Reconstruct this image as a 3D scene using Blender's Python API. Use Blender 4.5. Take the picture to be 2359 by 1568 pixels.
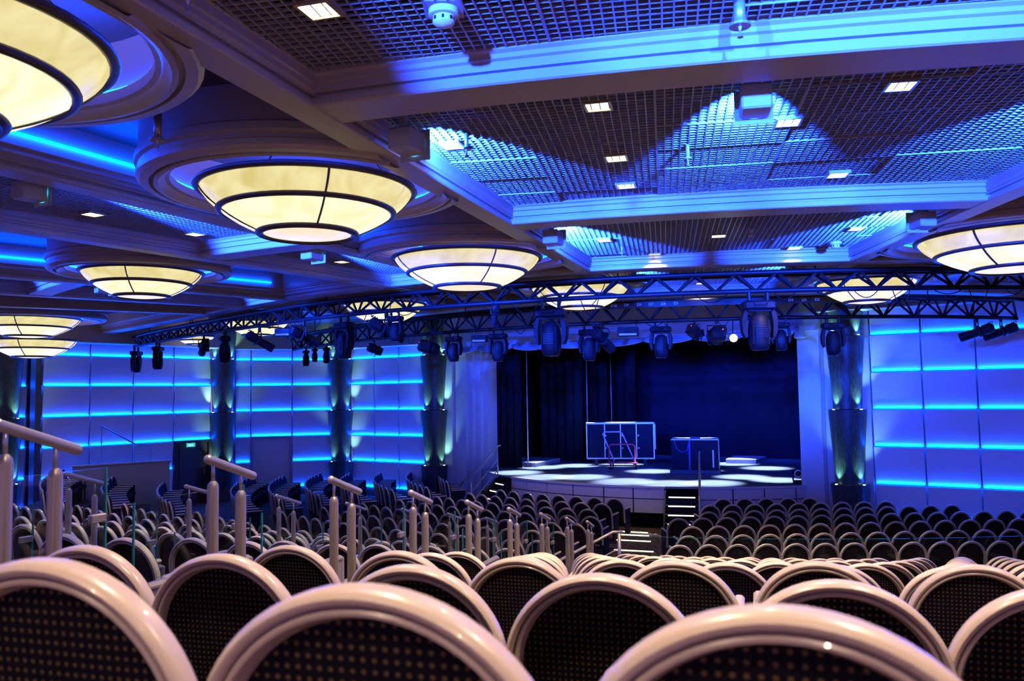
import bpy, math, random
from mathutils import Matrix, Vector
random.seed(7)
for _o in list(bpy.data.objects): bpy.data.objects.remove(_o)
SC = bpy.context.scene
COL = SC.collection
R_ = math.radians
# ------------------------------------------------------------------ camera
FPX = 1950.0; PITCH = math.atan(122/FPX); ROLL = R_(0.8)
CAMP = Vector((0, 0, 3.5))
FWD = Vector((0, math.cos(PITCH), math.sin(PITCH)))
_u0 = Vector((0, -math.sin(PITCH), math.cos(PITCH))); _r0 = Vector((1, 0, 0))
RIGHT = _r0*math.cos(ROLL) - _u0*math.sin(ROLL); UP = _u0*math.cos(ROLL) + _r0*math.sin(ROLL)
cam = bpy.data.cameras.new('camera'); camo = bpy.data.objects.new('camera', cam); COL.objects.link(camo)
_m = Matrix.Identity(4)
for i in range(3):
    _m[i][0] = RIGHT[i]; _m[i][1] = UP[i]; _m[i][2] = -FWD[i]; _m[i][3] = CAMP[i]
camo.matrix_world = _m
cam.sensor_fit = 'HORIZONTAL'; cam.sensor_width = 23.6; cam.lens = 23.6*FPX/2359.0
cam.clip_start = 0.05; cam.clip_end = 200
cam.dof.use_dof = True; cam.dof.focus_distance = 17.0; cam.dof.aperture_fstop = 3.2
SC.camera = camo
# ------------------------------------------------------------------ world / exposure
W = bpy.data.worlds.new('world'); SC.world = W; W.use_nodes = True
_bg = W.node_tree.nodes['Background']
_bg.inputs[0].default_value = (0.25, 0.155, 0.46, 1); _bg.inputs[1].default_value = 1.25
vs = SC.view_settings
vs.view_transform = 'Standard'; vs.look = 'None'; vs.gamma = 1.0; vs.exposure = 0.0; vs.use_curve_mapping = False
SC.cycles.transparent_max_bounces = 20
SC.cycles.max_bounces = 3; SC.cycles.diffuse_bounces = 2; SC.cycles.glossy_bounces = 2; SC.cycles.transmission_bounces = 2
SC.cycles.caustics_reflective = False; SC.cycles.caustics_refractive = False

# ------------------------------------------------------------------ projection helpers
def ray(x, y): return FWD + RIGHT*((x-1179.5)/FPX) - UP*((y-784)/FPX)
def onz(x, y, z):
    r = ray(x, y); return CAMP + r*((z-3.5)/r.z)
def atd(x, y, d): return CAMP + ray(x, y)*d
def proj(p):
    v = Vector(p) - CAMP; d = v.dot(FWD); return 1179.5+FPX*v.dot(RIGHT)/d, 784-FPX*v.dot(UP)/d, d
OX, OY = 6.0, 28.5                     # the fan's centre, up on the stage
def pol(R, phi, z=0.0):
    a = R_(phi); return Vector((OX+R*math.sin(a), OY-R*math.cos(a), z))
def topol(p):
    dx, dy = p[0]-OX, p[1]-OY; return math.hypot(dx, dy), math.degrees(math.atan2(dx, -dy))
def phi_at(x, R, z, lo=-60, hi=40):
    best = None; a = lo
    while a < hi:
        p = pol(R, a, z); v = p - CAMP
        if v.dot(FWD) > .3:
            e = abs(proj(p)[0]-x)
            if best is None or e < best[0]: best = (e, a)
        a += .05
    return best[1]

# ------------------------------------------------------------------ materials
MATS = {}
def mat(name, col=(.8, .8, .8), rough=.5, metal=0.0, emit=None, estr=0.0, spec=None, bump=None, noise=None, alpha=None, trans=None, coat=None):
    if name in MATS: return MATS[name]
    m = bpy.data.materials.new(name); m.use_nodes = True; nt = m.node_tree; b = nt.nodes['Principled BSDF']
    b.inputs['Base Color'].default_value = (*col, 1); b.inputs['Roughness'].default_value = rough; b.inputs['Metallic'].default_value = metal
    if spec is not None: b.inputs['Specular IOR Level'].default_value = spec
    if emit: b.inputs['Emission Color'].default_value = (*emit, 1); b.inputs['Emission Strength'].default_value = estr
    if trans: b.inputs['Transmission Weight'].default_value = trans
    if coat: b.inputs['Coat Weight'].default_value = coat
    if noise:
        sc, col2, detail = noise
        tc = nt.nodes.new('ShaderNodeTexCoord'); n = nt.nodes.new('ShaderNodeTexNoise'); n.inputs['Scale'].default_value = sc; n.inputs['Detail'].default_value = detail
        mx = nt.nodes.new('ShaderNodeMix'); mx.data_type = 'RGBA'
        nt.links.new(tc.outputs['Object'], n.inputs['Vector']); nt.links.new(n.outputs['Fac'], mx.inputs['Factor'])
        mx.inputs['A'].default_value = (*col, 1); mx.inputs['B'].default_value = (*col2, 1)
        nt.links.new(mx.outputs['Result'], b.inputs['Base Color'])
    if bump:
        sc, st = bump
        tc = nt.nodes.new('ShaderNodeTexCoord'); n = nt.nodes.new('ShaderNodeTexNoise'); n.inputs['Scale'].default_value = sc
        bp = nt.nodes.new('ShaderNodeBump'); bp.inputs['Strength'].default_value = st; bp.inputs['Distance'].default_value = .01
        nt.links.new(tc.outputs['Object'], n.inputs['Vector']); nt.links.new(n.outputs['Fac'], bp.inputs['Height']); nt.links.new(bp.outputs['Normal'], b.inputs['Normal'])
    MATS[name] = m; return m

def dot_fabric(name='dotted_fabric'):
    m = bpy.data.materials.new(name); m.use_nodes = True; nt = m.node_tree; b = nt.nodes['Principled BSDF']
    N = nt.nodes.new; L = nt.links.new
    tc = N('ShaderNodeTexCoord'); sp = N('ShaderNodeSeparateXYZ'); L(tc.outputs['Object'], sp.inputs[0])
    def M(op, a, bb=None):
        n = N('ShaderNodeMath'); n.operation = op
        for i, q in enumerate((a, bb)):
            if q is None: continue
            if isinstance(q, (int, float)): n.inputs[i].default_value = q
            else: L(q, n.inputs[i])
        return n.outputs[0]
    p = .0165
    fx = M('SUBTRACT', M('FRACT', M('ADD', M('DIVIDE', sp.outputs['X'], p), 100)), .5)
    fz = M('SUBTRACT', M('FRACT', M('ADD', M('DIVIDE', sp.outputs['Z'], p), 100)), .5)
    d = M('SQRT', M('ADD', M('MULTIPLY', fx, fx), M('MULTIPLY', fz, fz)))
    k = M('LESS_THAN', d, .21)
    mx = N('ShaderNodeMix'); mx.data_type = 'RGBA'; L(k, mx.inputs['Factor'])
    mx.inputs['A'].default_value = (.0045, .004, .009, 1); mx.inputs['B'].default_value = (.13, .085, .035, 1)
    L(mx.outputs['Result'], b.inputs['Base Color']); b.inputs['Roughness'].default_value = .9; b.inputs['Specular IOR Level'].default_value = .15
    MATS[name] = m; return m

def carpet_mat(name='patterned_carpet'):
    m = bpy.data.materials.new(name); m.use_nodes = True; nt = m.node_tree; b = nt.nodes['Principled BSDF']
    N = nt.nodes.new; L = nt.links.new
    tc = N('ShaderNodeTexCoord'); v = N('ShaderNodeTexVoronoi'); v.inputs['Scale'].default_value = 9; L(tc.outputs['Object'], v.inputs['Vector'])
    n = N('ShaderNodeTexNoise'); n.inputs['Scale'].default_value = 14; L(tc.outputs['Object'], n.inputs['Vector'])
    cr = N('ShaderNodeValToRGB'); L(n.outputs['Fac'], cr.inputs[0]); e = cr.color_ramp.elements
    e[0].position = .44; e[0].color = (.012, .012, .03, 1); e[1].position = .56; e[1].color = (.30, .23, .17, 1)
    mx = N('ShaderNodeMix'); mx.data_type = 'RGBA'; mx.inputs['B'].default_value = (.10, .05, .03, 1); L(v.outputs['Distance'], mx.inputs['Factor']); L(cr.outputs[0], mx.inputs['A'])
    L(mx.outputs['Result'], b.inputs['Base Color']); b.inputs['Roughness'].default_value = .95; b.inputs['Specular IOR Level'].default_value = .1
    MATS[name] = m; return m

def lamp_glass(name, ca, cb, s):
    m = bpy.data.materials.new(name); m.use_nodes = True; nt = m.node_tree; b = nt.nodes['Principled BSDF']
    N = nt.nodes.new; L = nt.links.new
    tc = N('ShaderNodeTexCoord'); n = N('ShaderNodeTexNoise'); n.inputs['Scale'].default_value = 2.6; n.inputs['Detail'].default_value = 6; n.inputs['Distortion'].default_value = 1.5
    L(tc.outputs['Object'], n.inputs['Vector'])
    cr = N('ShaderNodeValToRGB'); L(n.outputs['Fac'], cr.inputs[0]); e = cr.color_ramp.elements
    e[0].position = .32; e[0].color = (*ca, 1); e[1].position = .62; e[1].color = (*cb, 1)
    b.inputs['Base Color'].default_value = (.25, .22, .15, 1); b.inputs['Roughness'].default_value = .25
    L(cr.outputs[0], b.inputs['Emission Color']); b.inputs['Emission Strength'].default_value = s
    MATS[name] = m; return m

def streak_mat(name, c1, c2):
    m = bpy.data.materials.new(name); m.use_nodes = True; nt = m.node_tree; b = nt.nodes['Principled BSDF']
    N = nt.nodes.new; L = nt.links.new
    tc = N('ShaderNodeTexCoord'); mp = N('ShaderNodeMapping'); mp.inputs['Scale'].default_value = (70, 70, 5); L(tc.outputs['Object'], mp.inputs[0])
    n = N('ShaderNodeTexNoise'); n.inputs['Scale'].default_value = 1.0; n.inputs['Detail'].default_value = 4; L(mp.outputs[0], n.inputs['Vector'])
    cr = N('ShaderNodeValToRGB'); L(n.outputs['Fac'], cr.inputs[0]); e = cr.color_ramp.elements
    e[0].position = .35; e[0].color = (*c1, 1); e[1].position = .75; e[1].color = (*c2, 1)
    L(cr.outputs[0], b.inputs['Base Color']); b.inputs['Roughness'].default_value = .35
    bp = N('ShaderNodeBump'); bp.inputs['Strength'].default_value = .15; bp.inputs['Distance'].default_value = .01; L(n.outputs['Fac'], bp.inputs['Height']); L(bp.outputs['Normal'], b.inputs['Normal'])
    MATS[name] = m; return m

def glass_mat(name, tint=(.9, .97, 1.0), fac=.10):
    m = bpy.data.materials.new(name); m.use_nodes = True; nt = m.node_tree; nt.nodes.clear()
    N = nt.nodes.new; L = nt.links.new
    o = N('ShaderNodeOutputMaterial'); t = N('ShaderNodeBsdfTransparent'); g = N('ShaderNodeBsdfGlossy'); mx = N('ShaderNodeMixShader'); fr = N('ShaderNodeLayerWeight'); pw = N('ShaderNodeMath'); pw.operation = 'POWER'; pw.inputs[1].default_value = 5; ad = N('ShaderNodeMath'); ad.operation = 'MULTIPLY_ADD'; ad.inputs[1].default_value = .5; ad.inputs[2].default_value = .03
    t.inputs[0].default_value = (*tint, 1); g.inputs['Roughness'].default_value = .02; L(fr.outputs['Facing'], pw.inputs[0]); L(pw.outputs[0], ad.inputs[0])
    L(ad.outputs[0], mx.inputs[0]); L(t.outputs[0], mx.inputs[1]); L(g.outputs[0], mx.inputs[2]); L(mx.outputs[0], o.inputs[0])
    MATS[name] = m; return m

DOTS = dot_fabric(); CARPET = carpet_mat()
CREAM = mat('cream_lacquer', (.60, .49, .41), .30, coat=.25)
NAVY = mat('navy_fabric', (.014, .011, .030), .9, spec=.15)
BEAM = mat('taupe_painted_molding', (.42, .35, .31), .36)
PANELBROWN = mat('bronze_ceiling_panel', (.060, .040, .028), .38, .25, noise=(3, (.078, .052, .036), 2))
BLACKV = mat('black_void_paint', (.006, .006, .008), .9, spec=.1)
LATT = mat('grey_metal_lattice', (.36, .34, .36), .40, .2)
WALLP = mat('pale_wall_panel', (.72, .66, .70), .55, noise=(1.2, (.76, .70, .73), 2))
WALLB = mat('wall_backing', (.20, .19, .22), .7)
LEDB = mat('blue_led_strip', (.05, .1, .2), .5, emit=(.0, .065, 1.0), estr=90.0)
LEDC = mat('cove_blue_led', (.05, .1, .2), .5, emit=(.0, .045, 1.0), estr=120.0)
LEDW = mat('warm_step_led', (.9, .8, .6), .5, emit=(1.0, .88, .62), estr=2.2)
BLK = mat('black_metal', (.006, .006, .009), .5, .2, spec=.3)
BLK2 = mat('black_plastic', (.005, .005, .009), .6, spec=.2)
LENS = mat('dark_glass_lens', (.02, .03, .08), .06, .0, coat=1.0)
STEEL = mat('brushed_steel_post', (.50, .43, .30), .34, .7)
STEELRAIL = mat('satin_handrail', (.52, .48, .48), .32, .55)
GLASS = glass_mat('clear_glass')
GLASSEDGE = mat('green_glass_edge', (.02, .22, .24), .15)
STAGEF = mat('stage_floor_vinyl', (.15, .17, .20), .38, noise=(7, (.19, .21, .24), 5))
FASCIA = mat('stage_fascia_laminate', (.50, .46, .50), .5, noise=(6, (.54, .50, .52), 3))
DROP = mat('black_backdrop_cloth', (.012, .013, .028), .95, spec=.05)
LEG = mat('black_leg_curtain', (.010, .011, .016), .95, spec=.05)
PROS = mat('proscenium_plaster', (.56, .53, .56), .6)
DRAPE = mat('satin_swag_drape', (.34, .34, .46), .4)
COLM = streak_mat('hammered_dark_column', (.014, .020, .022), (.07, .095, .09))
SHADE_U = lamp_glass('alabaster_shade_upper', (.72, .60, .20), (.92, .82, .40), .98)
SHADE_L = lamp_glass('alabaster_shade_lower', (.92, .80, .42), (1.0, .95, .66), 1.12)
SHADE_D = lamp_glass('alabaster_shade_disc', (.98, .78, .52), (1.0, .88, .66), 1.0)
BRONZE = mat('dark_bronze_ring', (.075, .062, .070), .35, .5)
WARMLAMP = mat('warm_downlight_lamp', (1, .9, .7), .4, emit=(1.0, .86, .62), estr=7.0)
DLFRAME = mat('gilded_downlight_reflector', (.75, .6, .36), .25, .7)
FIXB = mat('painted_fixture_grey', (.42, .42, .46), .45)
TIERF = CARPET

# ------------------------------------------------------------------ mesh builder
class MB:
    def __init__(s): s.v = []; s.f = []
    def add(s, vs_, fs): 
        n = len(s.v); s.v += [tuple(p) for p in vs_]; s.f += [tuple(i+n for i in f) for f in fs]; return s
    def box(s, c, d, rz=0.0, M=None):
        hx, hy, hz = d[0]/2, d[1]/2, d[2]/2; ps = []
        for z in (-hz, hz):
            for x, y in ((-hx, -hy), (hx, -hy), (hx, hy), (-hx, hy)): ps.append(Vector((x, y, z)))
        if rz: q = Matrix.Rotation(rz, 3, 'Z'); ps = [q @ p for p in ps]
        ps = [p + Vector(c) for p in ps]
        if M: ps = [M @ p for p in ps]
        return s.add(ps, [(3, 2, 1, 0), (4, 5, 6, 7), (0, 1, 5, 4), (1, 2, 6, 5), (2, 3, 7, 6), (3, 0, 4, 7)])
    def bbox(s, c, d, b=.01, M=None):      # box with chamfered edges
        hx, hy, hz = d[0]/2, d[1]/2, d[2]/2; b = min(b, hx*.9, hy*.9, hz*.9); ps = []
        lv = [(-hz, b), (-hz+b, 0), (hz-b, 0), (hz, b)]
        for z, i in lv:
            x, y = hx-i, hy-i; k = b if i == 0 else b*.6
            for q in ((-x+k, -y), (x-k, -y), (x, -y+k), (x, y-k), (x-k, y), (-x+k, y), (-x, y-k), (-x, -y+k)): ps.append(Vector((q[0], q[1], z))+Vector(c))
        if M: ps = [M @ p for p in ps]
        fs = [tuple(range(7, -1, -1)), tuple(range(24, 32))]
        for l in range(3):
            for i in range(8): fs.append((l*8+i, l*8+(i+1) % 8, l*8+8+(i+1) % 8, l*8+8+i))
        return s.add(ps, fs)
    def cyl(s, p0, p1, r0, r1=None, n=12, caps=True):
        r1 = r0 if r1 is None else r1; p0 = Vector(p0); p1 = Vector(p1); a = (p1-p0).normalized()
        t = Vector((0, 0, 1)) if abs(a.z) < .9 else Vector((1, 0, 0)); u = a.cross(t).normalized(); w = a.cross(u)
        ps = []
        for p, r in ((p0, r0), (p1, r1)):
            for i in range(n):
                q = 2*math.pi*i/n; ps.append(p+u*(r*math.cos(q))+w*(r*math.sin(q)))
        fs = [(i, (i+1) % n, n+(i+1) % n, n+i) for i in range(n)]
        if caps: fs += [tuple(range(n-1, -1, -1)), tuple(range(n, 2*n))]
        return s.add(ps, fs)
    def lathe(s, prof, n=24, c=(0, 0, 0), a0=0.0, a1=None, closed=False):
        full = a1 is None; a1 = 2*math.pi if full else a1; m = n if full else n+1; k = len(prof); ps = []
        for i in range(m):
            q = a0+(a1-a0)*i/n
            for r, z in prof: ps.append((c[0]+r*math.cos(q), c[1]+r*math.sin(q), c[2]+z))
        fs = []
        for i in range(n):
            j = (i+1) % m
            for t in range(k if closed else k-1): fs.append((i*k+t, j*k+t, j*k+(t+1) % k, i*k+(t+1) % k))
        if closed and not full: fs += [tuple(range(k-1, -1, -1)), tuple((m-1)*k+t for t in range(k))]
        return s.add(ps, fs)
    def arc(s, prof, p0, p1, n=24, closed=True):   # profile (R, z) swept about the fan's centre from angle p0 to p1 (degrees)
        k = len(prof); ps = []
        for i in range(n+1):
            ph = p0+(p1-p0)*i/n
            for R, z in prof: ps.append(pol(R, ph, z))
        fs = []
        for i in range(n):
            for t in range(k if closed else k-1): fs.append((i*k+t, (i+1)*k+t, (i+1)*k+(t+1) % k, i*k+(t+1) % k))
        if closed: fs += [tuple(range(k-1, -1, -1)), tuple(n*k+t for t in range(k))]
        return s.add(ps, fs)
    def sweep(s, path, frames, prof, closed=True, caps=True):   # frames: (u, w) per point, prof: (a, b) -> p + u a + w b
        k = len(prof); ps = []
        for p, (u, w) in zip(path, frames):
            for a, b in prof: ps.append(Vector(p)+Vector(u)*a+Vector(w)*b)
        fs = []
        for i in range(len(path)-1):
            for t in range(k if closed else k-1): fs.append((i*k+t, (i+1)*k+t, (i+1)*k+(t+1) % k, i*k+(t+1) % k))
        if caps and closed: fs += [tuple(range(k-1, -1, -1)), tuple((len(path)-1)*k+t for t in range(k))]
        return s.add(ps, fs)
    def tube(s, pts, r, n=8):
        pts = [Vector(p) for p in pts]; path = []; fr = []; prev = None
        for i, p in enumerate(pts):
            a = (pts[min(i+1, len(pts)-1)]-pts[max(i-1, 0)]).normalized()
            if prev is None:
                t = Vector((0, 0, 1)) if abs(a.z) < .9 else Vector((1, 0, 0)); u = a.cross(t).normalized()
            else:
                u = (prev - a*prev.dot(a)).normalized()
            prev = u; path.append(p); fr.append((u, a.cross(u)))
        return s.sweep(path, fr, [(r*math.cos(2*math.pi*i/n), r*math.sin(2*math.pi*i/n)) for i in range(n)])
    def prism(s, poly, z0, z1):
        n = len(poly); ps = [(x, y, z0) for x, y in poly]+[(x, y, z1) for x, y in poly]
        return s.add(ps, [tuple(range(n-1, -1, -1)), tuple(range(n, 2*n))]+[(i, (i+1) % n, n+(i+1) % n, n+i) for i in range(n)])
    def sphere(s, c, r, n=12, m=8, sc=(1, 1, 1)):
        prof = [(max(1e-5, r*math.sin(math.pi*i/m)), -r*math.cos(math.pi*i/m)) for i in range(m+1)]
        n0 = len(s.v); s.lathe(prof, n)
        for i in range(n0, len(s.v)):
            x, y, z = s.v[i]; s.v[i] = (x*sc[0]+c[0], y*sc[1]+c[1], z*sc[2]+c[2])
        return s
    def xf(s, M): s.v = [tuple(M @ Vector(p)) for p in s.v]; return s
    def mesh(s, name, m, smooth=False):
        me = bpy.data.meshes.new(name); me.from_pydata(s.v, [], s.f); me.validate(); me.update()
        if m: me.materials.append(m)
        if smooth:
            me.polygons.foreach_set('use_smooth', [True]*len(me.polygons))
            if smooth is not True: me.set_sharp_from_angle(angle=R_(smooth))
        return me
def ob(name, me, parent=None, loc=None, rz=None):
    o = bpy.data.objects.new(name, me); COL.objects.link(o)
    if parent: o.parent = parent
    if loc is not None: o.location = loc
    if rz is not None: o.rotation_euler = (0, 0, rz)
    return o
def part(name, mb, m, parent, smooth=False, label=None):
    o = ob(name, mb.mesh(name, m, smooth), parent)
    if label: o['label'] = label
    return o
def tag(o, label, cat, group=None):
    o['label'] = label; o['category'] = cat
    if group: o['group'] = group
    return o
def thing(name, label, cat, loc=(0, 0, 0), rz=0.0, group=None):
    o = ob(name, None, None, loc, rz); o.empty_display_size = .1
    return tag(o, label, cat, group)
def struct(name, mb, m, smooth=False, label=None):
    o = ob(name, mb.mesh(name, m, smooth)); o['kind'] = 'structure'
    if label: o['label'] = label
    return o
def clone(src, loc, rz, label=None, group=None, scale=None):
    r = src.copy(); COL.objects.link(r); r.location = loc; r.rotation_euler = (0, 0, rz)
    if scale: r.scale = scale
    if label: r['label'] = label
    if group: r['group'] = group
    for ch in src.children:
        c = ch.copy(); COL.objects.link(c); c.parent = r
        for g in ch.children:
            d = g.copy(); COL.objects.link(d); d.parent = c
    return r
def lamp(name, kind, loc, energy, color, parent=None, target=None, size=.1, spot=60, blend=.6):
    l = bpy.data.lights.new(name, kind); l.energy = energy; l.color = color
    if kind == 'SPOT': l.spot_size = R_(spot); l.spot_blend = blend; l.shadow_soft_size = size
    elif kind == 'POINT': l.shadow_soft_size = size
    elif kind == 'AREA': l.size = size
    o = bpy.data.objects.new(name, l); COL.objects.link(o)
    mw = Matrix.Translation(Vector(loc))
    if target is not None:
        d = Vector(target)-Vector(loc); mw = mw @ d.to_track_quat('-Z', 'Y').to_matrix().to_4x4()
    if parent:
        o.parent = parent
        pm = Matrix.Translation(parent.location) @ parent.rotation_euler.to_matrix().to_4x4()
        o.matrix_parent_inverse = pm.inverted()
    o.matrix_basis = mw
    return o
ORD = 'first second third fourth fifth sixth seventh eighth ninth tenth eleventh twelfth thirteenth fourteenth fifteenth sixteenth seventeenth eighteenth nineteenth twentieth'.split()
ORD += ['twenty-'+w for w in ORD[:9]]+['thirtieth']+['thirty-'+w for w in ORD[:9]]+['fortieth']+['forty-'+w for w in ORD[:9]]+['fiftieth']

# ================================================================== STRUCTURE: floors
ROWS = [28.05-1.28*k for k in range(10)]              # raised rows, back to front
def zrow(R): return 2.346-.1835*(28.05-R)
fl = struct('floor', MB().prism([(-30, -8), (30, -8), (30, 45), (-30, 45)], -.12, 0), CARPET, label='dark carpet with beige flecks on the theatre floor')
def tier_prof(ks, Rend):
    pr = [(15.75, 0.0)]
    for k in ks:
        z = zrow(ROWS[k]); pr += [(max(15.75, ROWS[k]-.85), z), (ROWS[k]+.40, z)]
    pr[-1] = (Rend, pr[-1][1]); pr += [(Rend, 0.0)]
    return pr
struct('floor_tier', MB().arc(tier_prof(range(9, -1, -1), 31.0), -55, 30, 60), CARPET, label='raked seating tier rising in carpeted steps')
struct('floor_tier', MB().arc(tier_prof((9, 8, 7), 19.8), -77, -55.02, 20), CARPET, label='raked side tier along the panelled wall')
# aisle LED strips on the carpet by the stage
ASLED = thing('aisle_step_light', 'dotted warm light strips crossing the carpet aisle by the stage', 'light strip', pol(10.2, -19.4, 0), R_(-19.4))
for Rr, ph in ((10.2, -19.4), (8.95, -21.2), (8.2, -22.6), (7.75, -23.6)):
    mb = MB(); c = pol(Rr, ph, .012)
    for i in range(22):
        p = c + Matrix.Rotation(R_(ph), 3, 'Z') @ Vector((-.42+.04*i, 0, 0)); mb.box(p, (.028, .05, .02), R_(ph))
    q = Matrix.Rotation(-R_(-19.4), 4, 'Z') @ Matrix.Translation(-pol(10.2, -19.4, 0)); mb.xf(q)
    part('light_strip', mb, LEDW, ASLED)

# ================================================================== STRUCTURE: walls
US = Vector((.83, -.557, 0)).normalized(); VS = Vector((.557, .83, 0)).normalized()   # along the stage wall / into the stage
PW = Vector((8.4, 21.0, 0))
def colpt(x, A, B):     # plan point of photo column x on line A-B
    r = ray(x, 930); d = Vector((r.x, r.y)); e = Vector((B.x-A.x, B.y-A.y)); a = Vector((A.x, A.y))
    det = d.x*(-e.y)+e.x*d.y; t = (a.x*(-e.y)+e.x*a.y)/det
    return Vector((d.x*t, d.y*t, 0))
def flat(x, d):
    r = ray(x, 930); return Vector((r.x/r.y*d, d, 0))
SWA, SWB = PW - US*30, PW + US*20
BANDS = [.30+.9*k for k in range(6)]
ZTOP = 5.5
def nrm(A, B):
    d = (B-A).normalized(); n = Vector((d.y, -d.x, 0))
    if n.dot(-A) < 0: n = -n
    return n
def wall(name, A, B, joints, label, doors=(), zt=ZTOP):
    n = nrm(A, B); d = (B-A).normalized()
    mb = MB(); b0 = A - n*.25; b1 = B - n*.25
    mb.prism([(A.x, A.y), (B.x, B.y), (b1.x, b1.y), (b0.x, b0.y)], 0, zt+.45)
    w = struct(name, mb, WALLB, label=label)
    mb = MB(); mb.prism([(A+n*.0).xy[:], (B).xy[:], (B+n*.03).xy[:], (A+n*.03).xy[:]], 0, .27); part('baseboard', mb, mat('dark_baseboard', (.05, .035, .03), .6), w)
    for j in range(len(joints)-1):
        a = joints[j]+d*.018; b = joints[j+1]-d*.018
        for k in range(6):
            if (j, k) in doors: continue
            z0 = BANDS[k]+.02; z1 = BANDS[k+1]-.02 if k < 5 else zt
            o0, o1, th = .05, .13 if k < 5 else .10, .02
            q = [a+n*o0, b+n*o0, b+n*o1, a+n*o1]
            ps = [(a+n*(o0-th)).xy[:]+(z0,), (b+n*(o0-th)).xy[:]+(z0,), (b+n*o0).xy[:]+(z0,), (a+n*o0).xy[:]+(z0,),
                  (a+n*(o1-th)).xy[:]+(z1,), (b+n*(o1-th)).xy[:]+(z1,), (b+n*o1).xy[:]+(z1,), (a+n*o1).xy[:]+(z1,)]
            mb = MB().add(ps, [(0, 1, 2, 3), (7, 6, 5, 4), (0, 4, 5, 1), (1, 5, 6, 2), (2, 6, 7, 3), (3, 7, 4, 0)])
            part('wall_panel', mb, WALLP, w)
            mb = MB(); c = (a+b)/2 + n*.098; L = (b-a).length-.05
            mb.box((c.x, c.y, z0+.008), (L, .016, .03), math.atan2(d.y, d.x)); part('led_strip', mb, LEDB, w)
    return w, n, d
# right-hand stretch of the stage wall
RW = [colpt(x, SWA, SWB) for x in (2010, 2128, 2254, 2385, 2520, 2660)]
wall('wall_right', RW[0]-US*.03, RW[-1]+US*.05, RW, 'pale panelled wall beside the stage with blue light bands')
L3 = [colpt(x, SWA, SWB) for x in (814, 866, 922, 986)]
wall('wall_stage', L3[0]-US*.05, L3[-1]+US*.03, L3, 'pale panelled wall next to the stage curtain opening')
A2, B2 = flat(534, 30.0), flat(771, 31.0)
J2 = [colpt(x, A2, B2) for x in (542, 578, 673, 769)]
wall('wall_corner', A2, B2, J2, 'pale panelled corner wall with a closed door', doors={(1, 0), (1, 1)})
A1, B1 = flat(90, 24.5), flat(485, 28.9)
J1 = [colpt(x, A1, B1) for x in (94, 204, 304, 397, 482)]
W1, N1, D1 = wall('wall_left', A1, B1, J1, 'long pale panelled side wall with blue light bands', doors={(3, 0), (3, 1)})
A0, B0 = flat(-420, 21.0), flat(62, 24.9)
J0 = [colpt(x, A0, B0) for x in (-400, -300, -190, -80, 58)]
wall('wall_side', A0, B0, J0, 'panelled side wall beyond the dark column')
# dark slot between the side walls
sl = struct('trim_1', MB().prism([B0.xy[:], A1.xy[:], (A1-N1*.4).xy[:], (B0-N1*.4).xy[:]], 0, 5.9), BLACKV, label='dark recess between the wall panels')
part('door_jamb', MB().prism([(A1+N1*.12).xy[:], (A1+N1*.12-D1*.16).xy[:], (A1-D1*.16-N1*.2).xy[:], (A1-N1*.2).xy[:]], 0, 5.4), mat('dark_wood_jamb', (.10, .07, .06), .5), sl)
# doors
DOORD = mat('dark_wood_door', (.045, .026, .03), .45, noise=(5, (.06, .035, .035), 3)); DOORP = mat('pale_oak_door', (.62, .56, .58), .5, noise=(9, (.68, .61, .62), 3))
def box_on(A, d, n, s0, s1, o0, o1, z0, z1):
    a, b = A+d*s0, A+d*s1
    return MB().prism([(a+n*o0).xy[:], (b+n*o0).xy[:], (b+n*o1).xy[:], (a+n*o1).xy[:]], z0, z1)
def door(name, A, B, n, leafm, framem, label, handle_side):
    d = (B-A).normalized(); L = (B-A).length
    w = struct(name, box_on(A, d, n, .08, L-.08, .0, .03, 0, 2.02), leafm, label=label)
    for s0, s1, z0, z1 in ((.0, .08, 0, 2.1), (L-.08, L, 0, 2.1), (.08, L-.08, 2.02, 2.1)): part('door_frame', box_on(A, d, n, s0, s1, 0, .13, z0, z1), framem, w)
    h = L-.2 if handle_side else .2
    part('handle', box_on(A, d, n, h-.02, h+.02, .03, .07, .95, 1.13), STEEL, w)
    return w, d, L
door('door_1', J2[1], J2[2], nrm(A2, B2), DOORP, mat('pale_door_frame', (.36, .33, .36), .5), 'closed pale wooden door in the panelled corner wall', True)
DA, DB = J1[3], J1[4]
w1, dd, LL = door('door_2', DA, DB, N1, DOORD, DOORD, 'dark double doorway beneath the green exit sign', True)
part('door_panel', box_on(DA, dd, N1, .25, LL*.62, .03, .045, .1, 1.9), mat('dark_door_panel', (.06, .04, .045), .5), w1)
# exit sign
_s = DA + dd*(LL*.42) + N1*.16
ex = thing('exit_sign', 'small glowing green exit sign above the dark doorway', 'sign', (_s.x, _s.y, 1.88), math.atan2(D1.y, D1.x))
part('sign_face', MB().box((0, -.02, .07), (.30, .03, .13)), mat('green_sign_glow', (.0, .3, .2), .5, emit=(.05, .75, .62), estr=.8), ex)
part('bracket', MB().box((0, .04, .14), (.05, .14, .02)), BLK, ex)
wg = mat('sign_white', (.7, 1, .9), .5, emit=(.6, 1, .9), estr=.9)
mb = MB()
for i in range(4): mb.box((-.09+.05*i, -.037, .07), (.03, .004, .06))
part('lettering', mb, wg, ex)

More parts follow.
